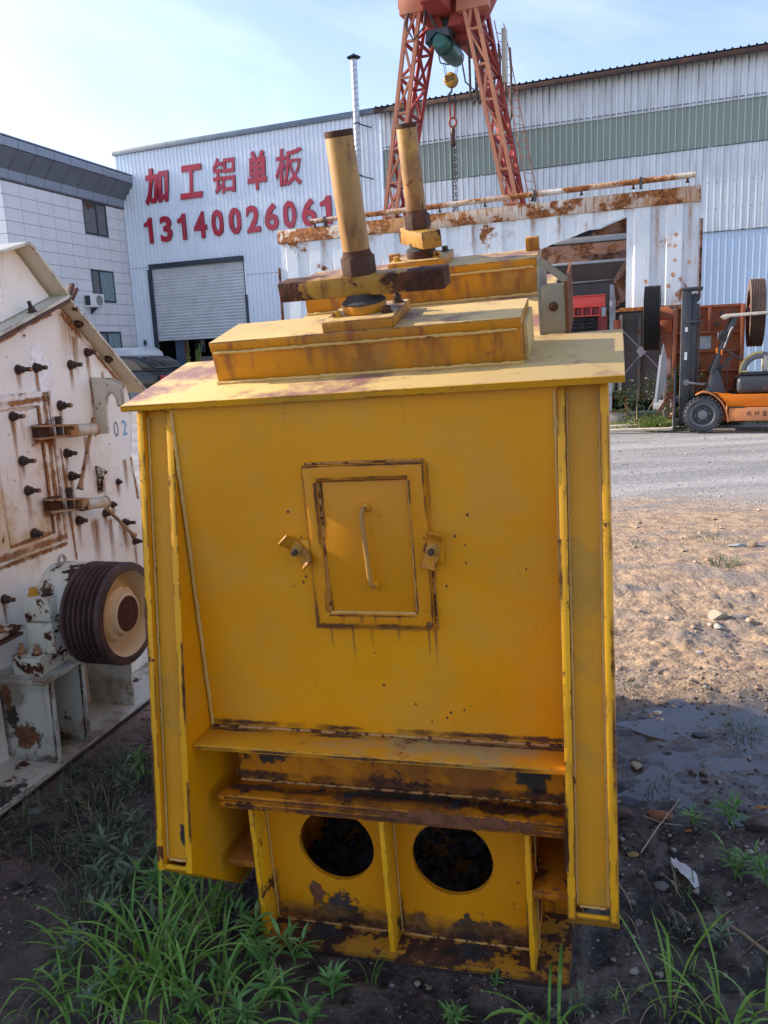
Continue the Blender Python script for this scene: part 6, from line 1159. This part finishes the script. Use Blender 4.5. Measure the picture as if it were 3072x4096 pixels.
WD = [(-1.146, 3.14, .16, 7, .085, 'dull leafy weed touching the left column of the yellow crusher', 'weed_dull'), (-1.02, 2.80, .16, 8, .085, 'broad dull leaves beside the middle of the left column', 'weed_dull'), (-1.0, 2.62, .14, 8, .09, 'drooping grey green weed left of the left column foot', 'weed_dull'),
      (-.95, 2.48, .15, 9, .095, 'large drooping leaves just under the left column foot', 'weed_dull'), (-.84, 2.45, .14, 9, .09, 'leafy weed under the sloping foot of the left column', 'weed_leaf'), (-.72, 2.42, .15, 8, .08, 'leafy weed behind the tall grass clump', 'weed_leaf'),
      (-.60, 2.36, .12, 9, .06, 'small leaved weed left of the rusty base plate corner', 'weed_leaf'), (-.46, 2.19, .12, 9, .08, 'bright weed at the left corner of the rusty base plate', 'weed_leaf'), (-.41, 2.08, .13, 9, .085, 'bright leafy weed in front of the left base plate corner', 'weed_leaf'),
      (-.33, 2.12, .12, 9, .08, 'bright leafy weed against the base plate below the first round hole', 'weed_leaf'), (-.21, 1.99, .12, 9, .07, 'upright leafy weed right of the bright weeds at the base plate', 'weed_leaf'), (-.26, 1.90, .10, 8, .07, 'leafy weed at the bottom edge left of the bare gravel', 'weed_leaf'),
      (.13, 1.90, .08, 8, .055, 'small weed cluster at the bottom edge below the base plate centre', 'weed_leaf'), (.26, 2.02, .05, 6, .028, 'tiny round leaved weed just in front of the base plate', 'weed_leaf'), (.47, 1.90, .10, 8, .05, 'weed below the right corner of the rusty base plate', 'weed_dull'),
      (1.243, 2.75, .13, 9, .075, 'spiky leaved weed beside the wet hollow at the right', 'weed_leaf'), (1.10, 2.74, .07, 5, .07, 'two bright leaves left of the spiky weed', 'weed_leaf'), (1.13, 2.44, .13, 10, .08, 'star shaped leafy weed near the right edge', 'weed_leaf'), (1.20, 2.36, .12, 9, .085, 'larger leafy weed at the right edge below the star shaped one', 'weed_leaf'),
      (.95, 2.13, .10, 6, .07, 'weed with drooping leaves beside the dry reeds', 'weed_dull'), (-.90, 1.98, .10, 9, .06, 'toothed pale weed at the lower left of the grass clump', 'weed_dull'), (-.60, 1.92, .12, 9, .08, 'leafy weed inside the front of the grass clump', 'weed_leaf'), (-.45, 1.90, .12, 9, .08, 'leafy weed at the bottom edge right of the grass clump', 'weed_leaf'),
      (-1.0, 2.12, .12, 8, .08, 'wilted weed at the left side of the grass clump', 'weed_dull'), (1.9, 3.12, .10, 8, .07, 'small weed on the far side of the wet hollow', 'weed_leaf'), (.80, 2.95, .10, 7, .06, 'weed touching the right column of the yellow crusher', 'weed_leaf')]
rr_ = random.Random(31)
SL = ['topmost low sprawling weed left of the yellow left column', 'low sprawling weed left of the left column at mid height of its shadow', 'low sprawling weed close behind the left column foot', 'low sprawling weed straight below the left column foot', 'low sprawling weed at the upper edge of the tall grass clump',
      'low sprawling weed in the shade under the small side shelf', 'low sprawling weed at the upper left of the tall grass clump', 'low sprawling weed touching the mud left of the left column foot', 'low sprawling weed under the sloping underside of the left column', 'low sprawling bright weed left of the base plate corner rust',
      'low sprawling bright weed within the right half of the tall grass clump', 'low sprawling bright weed in front of the left stand rib', 'low sprawling bright weed between the grass clump and the base plate weeds', 'low sprawling bright weed at the left edge of the tall grass clump', 'small sprawling weed beside the cream crusher base']
spots = [(-1.08, 2.95), (-1.10, 2.72), (-.92, 2.62), (-.90, 2.36), (-.80, 2.32), (-.70, 2.50), (-.98, 2.36), (-1.02, 2.52), (-.78, 2.56), (-.50, 2.30), (-.68, 2.20), (-.36, 1.98), (-.53, 2.04), (-.86, 2.02), (-1.12, 3.3)]
for k, (a, b) in enumerate(spots): WD.append((a, b, rr_.uniform(.07, .13), 8, rr_.uniform(.075, .105), SL[k], 'weed_dull' if k < 9 else 'weed_leaf'))
for k, (a, b, c, d, e, l_, mt) in enumerate(WD): weed(a, b, c, d, e, l_, mt, nst=3 if mt == 'weed_leaf' else 2, seed=k)

# ================================================================== STONES AND LITTER
def rockmesh(seed, flat=.65, sub=2):
    m = bmesh.new(); bmesh.ops.create_icosphere(m, subdivisions=sub, radius=1); rr = random.Random(seed)
    pl = [(Vector((rr.uniform(-1, 1), rr.uniform(-1, 1), rr.uniform(-.7, 1))).normalized(), rr.uniform(.45, .8)) for _ in range(9)]
    for v in m.verts:
        for n_, d in pl:
            e = v.co.dot(n_)-d
            if e > 0: v.co -= n_*e
        v.co.z *= flat
    me = bpy.data.meshes.new('stone'); m.to_mesh(me); m.free(); return me
def stone(name, label, cat, x, y, sx, sy, sz, col, rot, seed, sink=.25, rough=.8, c2=None):
    me = rockmesh(seed); mm = plain(name+'_'+str(seed), col, rough, scale=28, bump=.5, var=.45, c2=c2); me.materials.append(mm)
    o = link(name, me); o.scale = (sx, sy, sz); o.rotation_euler = (0, 0, rot); o.location = (x, y, float(gh(x, y))+sz*.65*(1-2*sink)); tag(o, label, cat); return o
stone('brick_piece', 'orange brown broken brick piece on mud near the middle right', 'brick', .99, 2.81, .062, .034, .030, (.34, .15, .06), -.5, 1, c2=(.20, .09, .05))
stone('stone', 'reddish grey stone half hidden by the right column', 'stone', .865, 2.84, .045, .04, .035, (.16, .09, .08), .3, 2)
stone('stone', 'pale tan stone lying above the brick piece', 'stone', 1.03, 3.19, .035, .028, .028, (.40, .31, .22), .8, 3)
stone('stone', 'black angular stone at the near edge of the wet hollow', 'stone', 1.20, 3.28, .035, .022, .02, (.03, .03, .035), .2, 4, rough=.4)
stone('stone', 'flat dark stone standing in the wet hollow', 'stone', 1.40, 3.42, .05, .028, .015, (.05, .05, .055), -.2, 5, rough=.4)
stone('stone', 'white crusted dark lump near the plastic scrap', 'stone', .875, 2.43, .034, .028, .024, (.30, .28, .28), .9, 6, c2=(.05, .04, .04))
stone('wood_chip', 'orange wood chip at the right edge of the mud', 'wood', 1.39, 2.82, .035, .016, .010, (.42, .17, .05), .1, 7)
stone('wood_chip', 'small orange splinter below the broken brick piece', 'wood', 1.08, 2.71, .028, .008, .006, (.40, .18, .06), .1, 8)
stone('stone', 'cream pointed rock in the sunlit sand', 'stone', 2.12, 4.98, .085, .06, .075, (.50, .42, .30), .5, 9, .15)
stone('stone', 'round pale pebble in front of the cream pointed rock', 'stone', 2.05, 4.80, .030, .028, .035, (.52, .50, .45), 0, 10, .15)
stone('stone', 'grey flat rock behind the cream pointed rock', 'stone', 2.25, 5.0, .08, .04, .035, (.28, .27, .26), -.2, 11)
stone('stone', 'tan block shaped stone on far sand near the gravel', 'stone', 3.11, 6.70, .06, .05, .07, (.38, .27, .17), .4, 12, .15)
stone('stone', 'pale slab beside the tan block shaped stone', 'stone', 3.0, 6.72, .09, .06, .03, (.42, .42, .42), .1, 13)
stone('stone', 'dark wet stone on mud left of the grass', 'stone', -1.34, 2.60, .035, .03, .022, (.07, .065, .06), .1, 14, rough=.4)
stone('stone', 'pale flat stone in mud near the cream base', 'stone', -1.476, 3.05, .045, .03, .018, (.22, .21, .19), .5, 15)
stone('stone', 'tan pebble in front of the base plate centre', 'stone', .030, 2.045, .014, .011, .010, (.36, .28, .19), .4, 16)
stone('stone', 'grey oval pebble left of the tan pebble', 'stone', -.04, 2.035, .010, .009, .009, (.25, .24, .24), .2, 17)
stone('stone', 'brown pebble right of the tan pebble', 'stone', .065, 2.03, .011, .009, .008, (.26, .17, .11), .2, 18)
stone('stone', 'brown half buried rock under the spiky weed', 'stone', 1.34, 2.70, .09, .06, .05, (.10, .075, .06), .2, 19)
stone('leaf_curl', 'yellow brown curled leaf on mud at the foot of a twig', 'leaf', .828, 2.584, .025, .016, .010, (.36, .26, .06), .2, 20)
stone('litter', 'silver foil scrap on the sunlit sand', 'litter', 1.78, 4.42, .028, .018, .012, (.6, .6, .6), .2, 21, c2=(.3, .3, .32))
def on(x, y, d=.004): return (x, y, float(gh(x, y))+d)
m_ = MB(); m_.tube([on(.856, 2.586, .01), on(.95, 2.69, .03), on(1.04, 2.78, .045), on(1.085, 2.83, .06)], [.0035, .003, .003, .002], 6); tag(m_.build('twig', 'dead_reed'), 'thin straight brown twig leaning past the broken brick piece', 'twig')
m_ = MB(); m_.tube([on(1.0, 2.21, .012), on(1.03, 2.15, .02), on(1.07, 2.06, .02), on(1.16, 1.95, .03)], [.005, .0055, .005, .005], 6); tag(m_.build('dry_reed', 'dead_reed'), 'long pale dry reed lying at the lower right', 'reed')
m_ = MB(); m_.tube([on(1.01, 2.22, .012), on(.99, 2.17, .016), on(.985, 2.13, .01)], .004, 6); tag(m_.build('dry_reed', 'dead_reed'), 'short pale dry reed beside the long one', 'reed')
m_ = MB(); m_.tube([on(.93, 2.79, .012), on(1.0, 2.75, .01), on(1.06, 2.73, .01)], .003, 5); tag(m_.build('twig', 'dead_reed'), 'brown twig in front of the broken brick piece', 'twig')
pls = NM('white_plastic').set((.55, .55, .53), .4); M['plastic'] = pls
m_ = MB(); rr_ = random.Random(2); V = []
for i in range(9):
    t = i/8; cx, cy = .955+.025*t, 2.535-.15*t; ww = .008+.018*math.sin(math.pi*t)
    for j in range(3): V.append((cx+(j-1)*ww, cy+rr_.uniform(-.004, .004), float(gh(cx, cy))+.012+rr_.uniform(0, .012)))
m_._f(V, [(3*i+j, 3*i+j+1, 3*i+j+4, 3*i+j+3) for i in range(8) for j in range(2)]); tag(m_.build('plastic_scrap', 'plastic'), 'crumpled white plastic scrap on the mud', 'litter')
# gravel: thousands of pebbles joined as one mass per kind
def pebbles(name, n, area, size, mat, seed, bias=1.0, mask=None):
    rs = np.random.RandomState(seed); base = []
    for k in range(6):
        me_ = rockmesh(100+k+seed, .7, 1); a_ = np.empty(len(me_.vertices)*3); me_.vertices.foreach_get('co', a_); f_ = np.array([list(p.vertices) for p in me_.polygons]); base.append((a_.reshape(-1, 3), f_)); bpy.data.meshes.remove(me_)
    x0_, x1_, y0_, y1_ = area; xs = rs.uniform(x0_, x1_, n); ys = y0_+(y1_-y0_)*rs.uniform(0, 1, n)**bias
    keep = fbm(xs*2.1+seed, ys*2.1, 3, seed) > .40 if mask is None else mask(xs, ys); xs, ys = xs[keep], ys[keep]
    zs = gh(xs, ys); V, F, o_ = [], [], 0
    for i in range(len(xs)):
        b, f = base[i % 6]; s_ = size*rs.uniform(.35, 1)**1.6*(1 if rs.rand() < .94 else 2.0); a = rs.rand()*6.28; c, s2 = math.cos(a), math.sin(a); q_ = b*s_*np.array([1, rs.uniform(.6, 1), rs.uniform(.5, .9)])
        V.append(np.stack([q_[:, 0]*c-q_[:, 1]*s2+xs[i], q_[:, 0]*s2+q_[:, 1]*c+ys[i], q_[:, 2]+zs[i]+s_*.2], -1)); F.append(f+o_); o_ += len(b)
    V = np.concatenate(V); F = np.concatenate(F); me = bpy.data.meshes.new(name); me.vertices.add(len(V)); me.vertices.foreach_set('co', V.ravel()); me.loops.add(F.size); me.loops.foreach_set('vertex_index', F.ravel())
    me.polygons.add(len(F)); me.polygons.foreach_set('loop_start', np.arange(len(F))*3); me.update(); me.materials.append(M[mat]); return link(name, me, kind='stuff')
def pebmat(name, cols):
    m = NM(name); v = m.n('TexVoronoi'); m.put(v.inputs[0], m.geo()); v.inputs['Scale'].default_value = 45; s_ = m.sepz(v.outputs['Color']); c = m.mix(m.ramp(s_[0], .2, .5), cols[0], cols[1]); c = m.mix(m.ramp(s_[1], .70, .76), c, cols[2]); m.set(c, .75); M[name] = m.m
pebmat('peb_mud', ((.045, .036, .032), (.095, .074, .062), (.26, .22, .185))); pebmat('peb_sand', ((.40, .27, .16), (.26, .18, .12), (.52, .45, .37))); pebmat('peb_grey', ((.30, .29, .28), (.18, .18, .18), (.56, .54, .50)))
tag(pebbles('gravel', 12000, (-1.9, 2.4, 1.5, 4.2), .0115, 'peb_mud', 1), 'dark wet gravel and crumbs scattered over the mud', 'gravel')
tag(pebbles('gravel', 7500, (.5, 4.6, 3.75, 9), .0085, 'peb_sand', 2, 1.5), 'sunlit tan gravel covering the sandy ground', 'gravel')
tag(pebbles('gravel', 260, (.6, 4.2, 3.6, 8.5), .035, 'peb_sand', 8, 1.3), 'scattered larger stones on the sandy ground', 'stones')
tag(pebbles('gravel', 420, (-1.7, 2.3, 1.7, 3.9), .026, 'peb_mud', 7), 'scattered larger lumps and stones in the mud', 'stones')
tag(pebbles('gravel', 5000, (-4, 8, 8, 15), .018, 'peb_grey', 3, 1.3), 'grey crushed stone on the yard road', 'gravel')
tag(pebbles('gravel', 380, (-.25, .35, 1.86, 2.12), .0055, 'peb_mud', 4, mask=lambda a, b: a > -9), 'small pebbles in front of the base plate', 'gravel')
